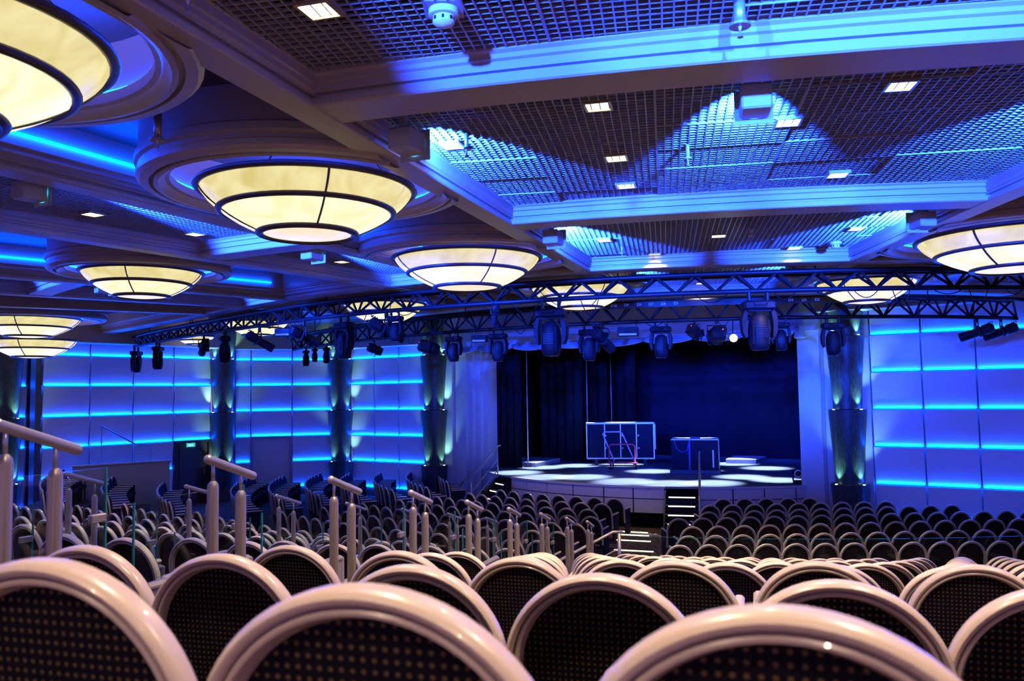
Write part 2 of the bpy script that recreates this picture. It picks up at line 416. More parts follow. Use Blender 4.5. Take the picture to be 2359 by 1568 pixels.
# ================================================================== columns
def column(cx, label, s=1.0):
    rz = math.atan2(-cx.x, cx.y) if False else 0
    t = thing('tapered_column', label, 'column', (cx.x, cx.y, 0), 0, 'tapered dark columns along the walls')
    z = 0.0
    for i, (z0, z1) in enumerate(((0, 1.2), (1.2, 3.0), (3.0, 4.8), (4.8, 5.9))):
        h = z1-z0; rb = (.33 if h > 1.5 else .37)*s; rt = .45*s
        prof = [(rb-.02, z0), (rb, z0+.01)]+[(rb+(rt-rb)*(u**1.3), z0+.01+(h-.02)*u) for u in (.25, .5, .75, 1)]+[(rt-.03, z1), (rt-.05, z1-.06), (.2, z1-.06)]
        sg = part('column_segment', MB().lathe(prof, 40), COLM, t, 50)
        if i:
            vd = (Vector((0, 0, 0))-cx).normalized(); side = Vector((-vd.y, vd.x, 0))
            for k in (-1, 1):
                p = vd*.27*s + side*.31*s*k
                part('uplight', MB().cyl((p.x, p.y, z0-.05), (p.x, p.y, z0+.01), .03, n=10), mat('uplight_lens', (1, 1, 1), .3, emit=(.6, 1.0, .9), estr=6), t)
                lamp('uplight_lamp', 'SPOT', (cx.x+p.x+vd.x*.03, cx.y+p.y+vd.y*.03, z0+.03), 75, (.36, .95, .80), t, (cx.x+p.x*.75, cx.y+p.y*.75, z0+1.0), .02, 75, .8)
    return t
def pilaster(A, B, n, label, i):
    return struct('trim_%d' % i, MB().prism([A.xy[:], B.xy[:], (B+n*.10).xy[:], (A+n*.10).xy[:]], 0, 5.9), PROS, label=label)
NS = -VS
c1 = colpt(1958, SWA, SWB)+NS*.30; column(c1, 'stacked tapered dark column between the stage and right-hand panelled wall')
pilaster(colpt(1896, SWA, SWB), colpt(2008, SWA, SWB), NS, 'pale flat pilaster behind the column', 2)
c2 = colpt(1013, SWA, SWB)+NS*.30; column(c2, 'stacked tapered dark column beside the curtain side of the stage')
pilaster(colpt(988, SWA, SWB), colpt(1046, SWA, SWB), NS, 'pale flat pilaster behind the stage-side column', 3)
c3 = colpt(791, A2, B2+Vector((1, .2, 0)))+Vector((.05, -.75, 0)); column(c3, 'stacked tapered dark column in the corner beside the pale door')
pilaster(B2+Vector((.02, .1, 0)), L3[0]-US*.08, Vector((.1, -.9, 0)), 'pale corner pilaster', 4)
c4 = flat(513, 29.0); column(c4, 'stacked tapered dark column beside the exit doorway')
pilaster(B1+Vector((.02, .3, 0)), A2, Vector((.3, -.8, 0)), 'pale pilaster by the exit doorway', 5)
c5 = flat(12, 23.6); column(c5, 'stacked tapered dark column at the end of the side wall')

# ================================================================== stage
ZS = 1.08; RS = 7.05
PL, PR = colpt(1040, SWA, SWB), colpt(1898, SWA, SWB)
arcp = [pol(RS, -88+(105)*i/60.0) for i in range(61)]
arcp = [p for p in arcp if (p-PW).dot(VS) < .3]
polyS = [p.xy[:] for p in arcp]+[(PR+VS*9.2).xy[:], (PL+VS*9.2).xy[:]]
stg = struct('floor_stage', MB().prism(polyS, ZS-.05, ZS), STAGEF, label='grey-blue vinyl stage floor with a curved front')
part('plinth', MB().arc([(RS-.25, 0), (RS-.25, ZS-.05), (RS-.35, ZS-.05), (RS-.35, 0)], -86, 15, 50), BLACKV, stg)
FJ = [[-84, -76, -70.5, -66.5], [-59.5, -53, -46.2, -38.7, -31.1, -24.5, -17.8], [-10.8, -4.1, 2.3, 9, 15.5]]
for seg in FJ:
    for a, b in zip(seg, seg[1:]):
        for z0, z1 in ((.40, .74), (.765, 1.02)):
            part('fascia_panel', MB().arc([(RS-.03, z0), (RS+.012, z0), (RS+.012, z1), (RS-.03, z1)], a+.15, b-.15, 5), FASCIA, stg)
    part('fascia_backing', MB().arc([(RS-.08, .38), (RS-.02, .38), (RS-.02, 1.03), (RS-.08, 1.03)], seg[0], seg[-1], 24), mat('fascia_joint', (.04, .035, .045), .8), stg)
    part('stage_edge_trim', MB().arc([(RS-.06, 1.03), (RS+.03, 1.03), (RS+.03, ZS+.004), (RS-.06, ZS+.004)], seg[0], seg[-1], 24), FASCIA, stg)
def stairs(phi, width, label):
    base = pol(RS-.05, phi, 0); t = thing('stage_steps', label, 'steps', base, R_(phi))
    zs = [.06, .26, .45, .65, .85]
    for i, z in enumerate(zs):
        y1 = -.95+.19*i
        part('step', MB().box((0, y1+.12, z/2+.0), (width, .24, z)), BLK, t)
        if i: part('step_light', MB().box((0, y1-.004, z-.022), (width*.82, .01, .028)), LEDW, t)
    for s in (-1, 1): part('side_panel', MB().add([(s*width/2, -.97, 0), (s*width/2, .1, 0), (s*width/2, .1, 1.0), (s*width/2, -.15, .98), (s*width/2, -.97, .12)]+[(s*(width/2+.03), -.97, 0), (s*(width/2+.03), .1, 0), (s*(width/2+.03), .1, 1.0), (s*(width/2+.03), -.15, .98), (s*(width/2+.03), -.97, .12)], [(0, 1, 2, 3, 4), (9, 8, 7, 6, 5)]+[(i, (i+1) % 5, 5+(i+1) % 5, 5+i) for i in range(5)]), BLK, t)
    return t
stairs(-14.3, .80, 'black stage steps with lit treads near the black crate')
stairs(-63.0, .78, 'black stage steps with lit treads below the low platforms')
def stair_rail(phi, off, label):
    t = thing('stair_handrail', label, 'handrail', pol(RS-.05, phi, 0), R_(phi))
    x = off
    part('rail', MB().tube([(x, -.95, .98), (x, -.05, 1.92), (x, .05, 1.95)], .02, 8), STEELRAIL, t, True)
    part('mid_rail', MB().tube([(x, -.93, .60), (x, -.05, 1.52)], .012, 6), STEELRAIL, t, True)
    part('mid_rail', MB().tube([(x, -.93, .28), (x, -.05, 1.2)], .012, 6), STEELRAIL, t, True)
    part('post', MB().cyl((x, -.93, 0), (x, -.93, 1.0), .018), STEELRAIL, t, True)
    part('post', MB().cyl((x, -.05, 1.0), (x, -.05, 1.92), .018), STEELRAIL, t, True)
stair_rail(-14.3, .455, 'steel handrail on the stage steps near the black crate')
stair_rail(-63.0, -.445, 'steel handrail on the stage steps below the low platforms')
# proscenium
pL0, pL1 = colpt(1046, SWA, SWB), colpt(1108, SWA, SWB); pR0, pR1 = colpt(1843, SWA, SWB), colpt(1896, SWA, SWB)
LW = (pL1-pL0).length
pr = struct('wall_proscenium', MB().prism([pL0.xy[:], (pL0+US*LW*.45).xy[:], (pL0+US*LW*.45+VS*.5).xy[:], (pL0+VS*.5).xy[:]], 0, 5.9), PROS, label='pale plaster proscenium framing the stage opening')
for s0, s1, o in ((.45, .62, .12), (.62, .82, .24), (.82, 1.0, .40)):
    a, b = pL0+US*LW*s0, pL0+US*LW*s1
    part('stepped_return', MB().prism([(a+VS*o).xy[:], (b+VS*o).xy[:], (b+VS*(o+.5)).xy[:], (a+VS*(o+.5)).xy[:]], 0, 5.9), PROS, pr)
part('proscenium_pier', MB().prism([(pR0+NS*.1).xy[:], (pR1+NS*.1).xy[:], (pR1+VS*.6).xy[:], (pR0+VS*.6).xy[:]], 0, 5.9), PROS, pr)
part('pier_edge', MB().prism([(pR1+NS*.14).xy[:], (pR1+US*.08+NS*.14).xy[:], (pR1+US*.08+VS*.3).xy[:], (pR1+VS*.3).xy[:]], 0, 5.9), mat('pier_edge_grey', (.30, .28, .30), .5), pr)
hA, hB = colpt(1010, SWA, SWB), colpt(1900, SWA, SWB)
part('header', MB().prism([(hA+NS*.35).xy[:], (hB+NS*.35).xy[:], (hB+VS*.3).xy[:], (hA+VS*.3).xy[:]], 4.97, 5.95), PROS, pr)
# stage house shell
bk0, bk1 = PL+VS*9.0-US*1.5, PR+VS*9.0+US*1.5
sh = struct('wall_back', MB().prism([bk0.xy[:], bk1.xy[:], (bk1+VS*.2).xy[:], (bk0+VS*.2).xy[:]], 0, 5.97), BLACKV, label='black rear wall of the stage house')
part('side_wall', MB().prism([(PL-US*1.5+VS*.6).xy[:], bk0.xy[:], (bk0-US*.2).xy[:], (PL-US*1.7+VS*.6).xy[:]], 0, 5.97), BLACKV, sh)
part('side_wall', MB().prism([(PR+US*1.5+VS*.6).xy[:], bk1.xy[:], (bk1+US*.2).xy[:], (PR+US*1.7+VS*.6).xy[:]], 0, 5.97), BLACKV, sh)
part('grid_ceiling', MB().prism([(PL-US*1.7+VS*.3).xy[:], (PR+US*1.7+VS*.3).xy[:], (bk1+US*.2).xy[:], (bk0-US*.2).xy[:]], 5.97, 6.05), BLACKV, sh)
def cloth(A, B, z0, z1, waves, amp, th=.03, n=None):
    d = (B-A).normalized(); nn = Vector((d.y, -d.x, 0)); L = (B-A).length; n = n or waves*8; mb = MB(); ps = []
    for i in range(n+1):
        u = i/n; p = A+d*L*u+nn*amp*math.sin(u*waves*2*math.pi)
        for o in (0, th): ps += [(p.x+nn.x*o, p.y+nn.y*o, z0), (p.x+nn.x*o, p.y+nn.y*o, z1)]
    fs = []
    for i in range(n):
        a, b = i*4, i*4+4
        fs += [(a, b, b+1, a+1), (a+3, b+3, b+2, a+2), (a+1, b+1, b+3, a+3), (a+2, b+2, b, a)]
    fs += [(0, 1, 3, 2), (n*4+2, n*4+3, n*4+1, n*4)]
    return mb.add(ps, fs)
bd = tag(ob('backdrop', cloth(PL+VS*8.0+US*2.6, PR+VS*8.0+US*1.2, ZS+.01, 5.9, 14, .03).mesh('backdrop', DROP, True)), 'plain blue-black backdrop cloth hanging behind the stage', 'backdrop')
SL = colpt(1108, SWA, SWB)
for i, (o, v0, w) in enumerate(((.15, 1.0, .9), (.3, 4.1, 1.3), (.5, 5.4, 1.4), (.8, 6.7, 1.6))):
    a = SL+US*(o-.6)+VS*v0; tag(ob('leg_curtain', cloth(a, a+US*(w+.45), ZS+.01, 5.9, 5, .05).mesh('leg_curtain', LEG, True)), 'narrow black leg curtain in the wing, %s from the proscenium' % ORD[i], 'curtain', 'black wing curtains')
    if i < 3:
        fr = thing('wing_light_stand', 'slim steel boom pole standing in the wing, %s from the proscenium' % ORD[i], 'pole', a+US*(w+.35)+VS*.5+Vector((0, 0, ZS)))
        part('pole', MB().cyl((0, 0, .02), (0, 0, 4.6), .022), STEELRAIL, fr, True); part('base', MB().cyl((0, 0, 0), (0, 0, .03), .16, n=16), BLK, fr)
# swag valance
def swag(A, B, ztop, drop, label):
    d = (B-A).normalized(); L = (B-A).length; mb = MB(); n = 14; m = 9
    nn = Vector((d.y, -d.x, 0)); ps = []
    for i in range(n+1):
        u = i/n; sag = 4*u*(1-u)
        for j in range(m+1):
            w = j/m; p = A+d*L*u+nn*(.05+.05*math.sin(w*5*math.pi)*sag+.06*sag*w); ps.append((p.x, p.y, ztop-w*(.10+drop*sag)-.0))
    fs = [(i*(m+1)+j, (i+1)*(m+1)+j, (i+1)*(m+1)+j+1, i*(m+1)+j+1) for i in range(n) for j in range(m)]
    o = tag(ob('swag_drape', mb.add(ps, fs).mesh('swag_drape', DRAPE, True)), label, 'drape', 'swag drapes along the stage header')
    o.modifiers.new('thick', 'SOLIDIFY').thickness = .012
SG = [colpt(x, SWA, SWB)+NS*.4 for x in (1055, 1120, 1200, 1290, 1390, 1500, 1615, 1735, 1846)]
for i, (a, b) in enumerate(zip(SG, SG[1:])): swag(a, b, 5.0, .10, 'pale satin swag looping below the stage header, %s from the pier' % ORD[7-i])
_a, _b = colpt(1790, SWA, SWB)+NS*.42, colpt(1872, SWA, SWB)+NS*.42
swag(_a, _b, 5.38, .42, 'large satin swag bunched at the stage pier')
# tied tail of the drape at the pier
tl = thing('drape_tail', 'gathered satin drape tail hanging at the stage pier', 'drape', (SG[-1]+NS*.05+US*.15+Vector((0, 0, 5.2))))
part('tail', MB().lathe([(.02, .05), (.10, 0), (.07, -.12), (.16, -.38), (.13, -.42), (.02, -.40)], 12), DRAPE, tl, True)
part('tie', MB().lathe([(.055, -.10), (.085, -.12), (.055, -.14)], 12), CREAM, tl, True)


# ================================================================== ceiling
ZB = 5.45; ZSLAB = 5.95; ZL = 5.64
ceil = struct('ceiling', MB().prism([(-24, -6), (26, -6), (26, 9.2), (-5.9, 30.75), (-9.9, 30.5), (-13.9, 24.6), (-24, 20)], ZSLAB, ZSLAB+.1), PANELBROWN, label='bronze-brown panelled theatre ceiling')
HALF = [(.28, ZSLAB), (.28, 5.67), (.265, 5.66), (.265, 5.645), (.235, 5.63), (.235, 5.60), (.21, 5.59), (.21, 5.535), (.165, 5.535), (.165, 5.515), (.20, 5.505), (.20, 5.46), (.185, ZB)]
HALFR = [(.17, ZSLAB), (.17, 5.665), (.158, 5.655), (.158, 5.60), (.145, 5.59), (.145, 5.555), (.128, 5.545), (.128, 5.525), (.095, 5.525), (.095, 5.505), (.125, 5.495), (.125, 5.46), (.115, ZB)]
RPROF = [(-a, b) for a, b in HALFR]+[(a, b) for a, b in reversed(HALFR)]
BPROF = [(-a, b) for a, b in HALF]+[(a, b) for a, b in reversed(HALF)]
def radial_beam(phi, R0, R1):
    a = R_(phi); out = Vector((math.sin(a), -math.cos(a), 0)); lat = Vector((math.cos(a), math.sin(a), 0))
    part('radial_beam', MB().sweep([pol(R0, phi), pol(R1, phi)], [(lat, Vector((0, 0, 1)))]*2, [(a, b-.007 if b < 5.9 else b) for a, b in RPROF]), BEAM, ceil)
def ring_beam(R, p0, p1, n=20): part('curved_beam', MB().arc([(R+a, b) for a, b in BPROF], p0, p1, n), BEAM, ceil)
RB = [-2.5, -18.0, -25.8, -31.9, -42.9, -49.6, -56.5, 7.2, 21]
for ph in RB: radial_beam(ph, 15.45, 30.5)
COFF = [(-17.65, -2.85), (-31.5, -26.2), (-49.2, -43.3), (7.6, 20.6)]
for p0, p1 in COFF:
    for R in (19.55, 23.85): ring_beam(R, p0-.4, p1+.4, 16)
# rim of the round ceiling opening, spiralling out to the side wall
def rimR(ph):
    if ph > -46: return 15.45
    t = (-46-ph)/37.0; return 15.45+3.7*t*t*(.6+.4*t) if t < 1 else 19.15
path, fr = [], []
for i in range(91):
    ph = 26-(26+84)*i/90.0; path.append(pol(rimR(ph), ph)); a = R_(ph); fr.append((Vector((math.sin(a), -math.cos(a), 0)), Vector((0, 0, 1))))
part('curved_rim', MB().sweep(path, fr, BPROF), BEAM, ceil)
# inner ring of coffers over the stage apron
for ph in (-2.5, -18.0, -25.8, -31.9, -42.9, -49.6, 7.2): radial_beam(ph, 11.5, 15.4)
ring_beam(11.4, -60, 24, 50)
# soffit bands along the walls
def soffit(A, B, w, z=5.16):
    n = nrm(A, B); part('wall_soffit', MB().prism([A.xy[:], B.xy[:], (B+n*w).xy[:], (A+n*w).xy[:]], z, ZSLAB), BEAM, ceil)
soffit(A1-D1*.3, B1, .9); soffit(A2-Vector((.6, .3, 0)), B2+Vector((.5, 0, 0)), .8); soffit(L3[0]-US*.6, hA, .8); soffit(hB, RW[-1], .7, 5.40); soffit(A0, B0+D1*.4, .9)

def clip_poly(poly, axis, val, keep_less):
    out = []
    for i in range(len(poly)):
        a, b = poly[i], poly[(i+1) % len(poly)]
        ia = (a[axis] <= val) == keep_less; ib = (b[axis] <= val) == keep_less
        if ia: out.append(a)
        if ia != ib:
            t = (val-a[axis])/(b[axis]-a[axis]); out.append((a[0]+(b[0]-a[0])*t, a[1]+(b[1]-a[1])*t))
    return out
def span(poly, axis, val):
    xs = []
    for i in range(len(poly)):
        a, b = poly[i], poly[(i+1) % len(poly)]
        if (a[axis]-val)*(b[axis]-val) < 0: t = (val-a[axis])/(b[axis]-a[axis]); xs.append(a[1-axis]+(b[1-axis]-a[1-axis])*t)
    return (min(xs), max(xs)) if len(xs) >= 2 else None
CELL = .068
def lattice(p0, p1, R0, R1):
    pm = (p0+p1)/2; Rm = (R0+R1)/2; c = pol(Rm, pm, 0); rot = Matrix.Rotation(R_(pm), 3, 'Z'); inv = rot.inverted()
    poly = [inv @ (pol(R, p, 0)-c) for R, p in ((R1, p0), (R1, p1), (R0, p1), (R0, p0))]
    edge = [inv @ (pol(R1, p0+(p1-p0)*i/6, 0)-c) for i in range(7)]+[inv @ (pol(R0, p1+(p0-p1)*i/6, 0)-c) for i in range(7)]
    poly = [(p.x, p.y) for p in poly]; poly[0] = (poly[0][0], min(p.y for p in edge)); poly[1] = (poly[1][0], min(p.y for p in edge))
    part('void_plate', MB().prism([((rot @ Vector((x, y, 0)))+c).xy[:] for x, y in poly], ZSLAB-.03, ZSLAB-.005), BLACKV, ceil)
    TX, TY = CELL*16, CELL*10
    x0 = min(p[0] for p in poly); x1 = max(p[0] for p in poly); y0 = min(p[1] for p in poly); y1 = max(p[1] for p in poly)
    i = 0; y = y0
    while y < y1:
        x = x0
        while x < x1:
            q = poly
            for ax, v, k in ((0, x, False), (0, x+TX, True), (1, y, False), (1, y+TY, True)): q = clip_poly(q, ax, v, k) if q else q
            if len(q) >= 3:
                mb = MB(); dz = random.choice((0, 0, 0, .0, .012))
                for j in range(17):
                    v = x+.004+CELL*j*(1-.008/TX); s = span(q, 0, v)
                    if s and s[1]-s[0] > .02: mb.box((v, (s[0]+s[1])/2, ZL+.02+dz), (.010, s[1]-s[0], .020))
                for j in range(11):
                    v = y+.004+CELL*j*(1-.008/TY); s = span(q, 1, v)
                    if s and s[1]-s[0] > .02: mb.box(((s[0]+s[1])/2, v, ZL+.02+dz), (s[1]-s[0], .010, .016))
                if mb.v:
                    mb.xf(Matrix.Translation((c.x, c.y, 0)) @ Matrix.Rotation(R_(pm), 4, 'Z')); part('lattice_panel', mb, LATT, ceil)
            x += TX
        y += TY
for p0, p1 in COFF:
    for R0, R1 in ((15.72, 19.28), (19.82, 23.58), (24.12, 28.4)):
        if p0 > 0 and R1 > 24: continue
        lattice(p0, p1, R0, R1)
for p0, p1 in COFF: lattice(p0, p1, 11.7, 15.15)

RM = []
# chandeliers, their ring mouldings and coves
import bmesh
SECT = [(-25.8, -18.0), (-2.5, 7.2), (-42.9, -31.9)]
def sector_clip(me, ph):          # the beams cut the rings where they meet
    for a, b in SECT:
        if a < ph < b:
            bm = bmesh.new(); bm.from_mesh(me)
            for q, s in ((a, 1), (b, -1)):
                n = Vector((math.cos(R_(q)), math.sin(R_(q)), 0))*s
                bmesh.ops.bisect_plane(bm, geom=bm.verts[:]+bm.edges[:]+bm.faces[:], plane_co=(OX, OY, 0), plane_no=n, clear_inner=True)
            bm.to_mesh(me); bm.free()
def ring_mould(c, r):
    ro, ri = r*1.50, r*1.27
    pr_ = [(ro, ZSLAB), (ro, 5.66), (ro+.03, 5.64), (ro+.03, 5.58), (ro-.0, 5.56), (ro-.0, 5.52), (ro+.015, 5.51), (ro+.015, 5.46), (ro-.02, 5.43), (ro-.09, 5.425), (ro-.10, 5.455), (ro-.125, 5.455), (ro-.13, 5.42),
           (ri+.06, 5.415), (ri+.02, 5.44), (ri, 5.47), (ri-.035, 5.48), (ri-.035, 5.55), (ri, 5.56), (ri+.06, 5.57), (ri+.08, 5.60), (ri+.08, ZSLAB)]
    RM.append(None); RM[-1] = part('ring_moulding', MB().lathe(pr_, 56, (c[0], c[1], 0), closed=True), BEAM, ceil, 35); sector_clip(RM[-1].data, topol(c)[1])
    lc = part('cove_light', MB().lathe([(ri+.03, 5.575), (ri+.06, 5.575), (ri+.06, 5.592), (ri+.03, 5.592)], 40, (c[0], c[1], 0), closed=True), LEDC, ceil); sector_clip(lc.data, topol(c)[1])
def chandelier(c, r, label, zt=5.45, rot=0.0):
    t = thing('bowl_chandelier', label, 'chandelier', (c[0], c[1], zt), 0, 'stepped alabaster bowl chandeliers'); s = r/.985; h = s if s < 1 else 1
    tiers = [(.985, 0, .80, -.205*h, SHADE_U), (.79, -.215*h, .46, -.40*h, SHADE_L)]
    for r0, z0, r1, z1, m in tiers:
        n = 4
        for k in range(n):
            a0 = 2*math.pi*k/n+rot+.012; a1 = 2*math.pi*(k+1)/n+rot-.012
            pr_ = [(s*(r0+(r1-r0)*u+.025*math.sin(u*math.pi)), z0+(z1-z0)*u) for u in (0, .25, .5, .75, 1)]
            part('shade_panel', MB().lathe(pr_, 10, a0=a0, a1=a1), m, t, True)
        for k in range(n):
            a = 2*math.pi*k/n+rot; mb = MB().tube([((s*(r0+(r1-r0)*u+.03*math.sin(u*math.pi)))*math.cos(a), (s*(r0+(r1-r0)*u+.03*math.sin(u*math.pi)))*math.sin(a), z0+(z1-z0)*u) for u in (0, .33, .66, 1)], .011*s, 5)
            part('rib', mb, BRONZE, t)
    for rr, zz, tr in ((.995, .0, .030), (.80, -.208*h, .026), (.44, -.41*h, .030)):
        part('bronze_ring', MB().lathe([(rr*s+tr*1.3*math.cos(q), zz+tr*math.sin(q)) for q in [2*math.pi*i/8 for i in range(8)]], 48, closed=True), BRONZE, t, True)
    part('bottom_disc', MB().lathe([(.0001, -.445*h), (.2*s, -.44*h), (.42*s, -.412*h)], 36), SHADE_D, t, True)
    for k in range(3): a = 2*math.pi*k/3+.4; part('suspension_rod', MB().cyl((.93*s*math.cos(a), .93*s*math.sin(a), .01), (.5*s*math.cos(a), .5*s*math.sin(a), ZSLAB-zt), .010, n=6), BRONZE, t)
    lamp('chandelier_lamp', 'POINT', (c[0], c[1], zt-.12), 7*s*s, (1.0, .50, .12), t, size=.25)
    return t
CH = [((-205, 92), None, .985, 'large bowl chandelier over the back rows nearest the side aisle'),
      ((709, 440), 240, None, 'large glowing bowl chandelier above the aisle handrails'),
      ((1076, 596), 167, None, 'glowing bowl chandelier just in front of the lighting truss'),
      ((1336, 662), 112, None, 'bowl chandelier seen through the truss before the stage curtain'),
      ((328, 628), 130, None, 'bowl chandelier hanging beside the curved ceiling rim'),
      ((2338, 547), 206, None, 'bowl chandelier over the seats near the right-hand panelled wall'),
      ((1995, 650), 108, None, 'bowl chandelier partly hidden by the truss above the right-hand column'),
      ((840, 697), 95, None, 'orange-tinted bowl chandelier behind the truss by the stage-side wall'),
      ((592, 742), 70, None, 'small distant bowl chandelier behind the truss by the corner door'),
      ((66, 735), 108, None, 'bowl chandelier hanging in front of the long side wall')]
CHP = []
for i, (q, a, r, lab) in enumerate(CH):
    p = onz(q[0], q[1], 5.45); d = proj(p)[2]; r = r or a*d/FPX
    if i == 7: p = pol(13.55, topol(p)[1], 5.45)
    CHP.append((p, r)); chandelier(p, r, lab, rot=R_((-50, -66, -65, -65, -82, -53, -50, -72, -70, -75)[i])); ring_mould(p, r)
p = atd(75, 785, 22.0); chandelier(p, 92*22/FPX, 'lower bowl chandelier close to the long side wall', zt=p.z, rot=.2)
p = atd(450, 775, 26.8); chandelier(p, 42*26.8/FPX, 'small bowl chandelier beside the exit doorway wall', zt=p.z, rot=.2)
# blue cove LED hidden on the ledge of the aisle-side radial beams
for ph, R0, R1, sgn in ((-25.8, 16, 29, 1), (-42.9, 16, 29, 1), (7.2, 16, 24, -1)):
    a = R_(ph); lat = Vector((math.cos(a), math.sin(a), 0))*sgn; A, B = pol(R0, ph)+lat*.19, pol(R1, ph)+lat*.19
    if sgn == 1: part('cove_light', MB().sweep([A, B], [(lat, Vector((0, 0, 1)))]*2, [(-.01, 5.75), (.01, 5.75), (.01, 5.765), (-.01, 5.765)]), LEDC, ceil)

# recessed downlights in the lattice
DL = [(735, 33), (1378, 252), (1420, 370), (1442, 433), (1816, 288), (2075, 205), (1930, 408), (1040, 341), (1508, 590), (1655, 547), (1830, 575), (1973, 531), (1392, 557), (213, 498), (449, 543), (787, 606), (185, 654), (1615, 655), (2070, 655), (1240, 712)]
DLP = []
dl0 = None
def dl_label(p):
    Rr, ph = topol(p); b = 'over the stage apron' if Rr < 15.3 else 'nearest the truss' if Rr < 19.5 else 'in the middle run' if Rr < 23.8 else 'over the back rows'
    w = 'far bay' if ph < -25 else 'main bay'
    return 'square warm downlight in lattice %s, %s' % (b, w)
def mk_downlight(p, rz):
    t = thing('recessed_downlight', dl_label(p), 'downlight', p, rz, 'square downlights in the lattice ceiling')
    mb = MB()
    for sx, sy, dx, dy in ((0, -.095, .21, .02), (0, .095, .21, .02), (-.095, 0, .02, .17), (.095, 0, .02, .17)): mb.box((sx, sy, .055), (dx, dy, .08))
    part('reflector_frame', mb, DLFRAME, t); part('lamp', MB().box((0, 0, .04), (.17, .17, .02)), WARMLAMP, t); return t
for q in DL:
    p = onz(q[0], q[1], ZL-.02); Rr, ph = topol(p); rz = R_(ph)
    t = mk_downlight(p, rz) if dl0 is None else clone(dl0, p, rz, dl_label(p)); dl0 = dl0 or t
    lamp('downlight_lamp', 'SPOT', (p.x, p.y, p.z-.02), 300, (1.0, .72, .46), t, (p.x, p.y, 0), .06, 110, .8)
# the same downlights carry on over the back rows behind the photographer
for Rr, ph in ((25.4, -6), (25.4, -11.5), (27.6, -13.5), (27.6, -9), (30.2, -14.5), (30.2, -10), (26, -29)):
    p = pol(Rr, ph, ZL-.02); t = clone(dl0, p, R_(ph), dl_label(p)); lamp('downlight_lamp', 'SPOT', (p.x, p.y, p.z-.02), 300, (1.0, .72, .46), t, (p.x, p.y, 0), .06, 110, .8)

_bays = {}
for o in [o for o in COL.objects if o.name.startswith('recessed_downlight')]: _bays.setdefault(o['label'], []).append(o)
for lab, os_ in _bays.items():
    if len(os_) > 1:
        for i, o in enumerate(sorted(os_, key=lambda o: topol(o.location)[1])): o['label'] = lab+', %s from aisle side' % ORD[i]
# blue flood fixtures on the beams
def flood(p, phi_dir, label, e=240, tilt=.215, spread=54, col=(.008, .055, 1.0)):
    t = thing('blue_floodlight', label, 'floodlight', p, R_(phi_dir), 'blue floodlights washing the ceiling lattice')
    part('housing', MB().bbox((0, 0, .0), (.20, .24, .17), .012), FIXB, t); part('mount_plate', MB().box((0, .135, .0), (.26, .012, .24)), FIXB, t)
    part('lens', MB().cyl((0, .12, .0), (0, .16, .0), .085, n=24), mat('blue_flood_lens', (.2, .5, .6), .1, emit=(.05, .55, 1.0), estr=1.4), t)
    part('bracket', MB().box((0, -.05, .13), (.05, .05, .16)), FIXB, t)
    f = Matrix.Rotation(R_(phi_dir), 3, 'Z') @ Vector((0, 1, tilt))
    s = p+f*.2; lamp('flood_lamp', 'SPOT', s, e*34, col, t, s+f, .05, spread, .35)
FPOS = {(866, 318): (23.1, -17.1), (1260, 548): (18.75, -16.95), (2140, 505): (18.75, -3.6), (98, 437): (23.2, -26.9), (238, 603): (23.3, -43.8), (622, 603): (19.1, -27.2), (28, 650): (19.0, -44.0)}
for q, ph, lab, e in (((866, 318), -23, 'blue floodlight at the corner of the lattice above the aisle', 190), ((1740, 232), -11, 'blue floodlight in the middle of the lattice bay edge', 210), ((1260, 548), -22, 'blue floodlight on the beam behind the second chandelier', 170), ((2140, 505), 4, 'blue floodlight on the beam by the right-hand chandelier', 170), ((98, 437), -28.5, 'blue floodlight below the lattice by the long beam', 520), ((238, 603), -47, 'blue floodlight above the chandelier at the ceiling rim', 380), ((622, 603), -29.5, 'blue floodlight on the beam between two chandeliers', 380), ((28, 650), -47, 'blue floodlight on the far beam toward the side wall', 300)):
    p = onz(q[0], q[1], 5.45); p = pol(*FPOS[q], 5.45) if q in FPOS else p; flood(p, ph, lab, e)
flood(pol(23.2, -3.9, 5.45), 3, 'blue floodlight at the outer corner of the middle bay', 230)
flood(pol(28.0, -15.2, 5.45), -32, 'blue floodlight over the back rows by the aisle', 330)
flood(pol(28.0, -9.5, 5.45), -9, 'blue floodlight over the middle of the back rows', 360)
flood(pol(28.0, -5.2, 5.45), 8, 'blue floodlight over the back rows toward the far wall', 220)
for ph, f in ((-5.0, 10), (-15.5, -25), (10, 5)): flood(pol(14.3, ph, 5.45), f, 'blue floodlight above the stage truss, %s' % {-5.0: 'in line with the crate', -15.5: 'in line with the cart', 10: 'in line with the end wall'}[ph], 26)
pj = thing('ceiling_projector', 'pale grey projector box hung under the beam beside the lattice', 'projector', pol(23.9, -27.6, 5.30), R_(-27.6))
part('housing', MB().bbox((0, 0, 0), (.50, .42, .16), .02), mat('pale_grey_case', (.55, .52, .48), .5), pj); part('hanger', MB().cyl((0, 0, .07), (0, 0, .36), .025, n=10), FIXB, pj); part('lens', MB().cyl((.1, .2, -.01), (.1, .24, -.01), .05, n=16), LENS, pj)
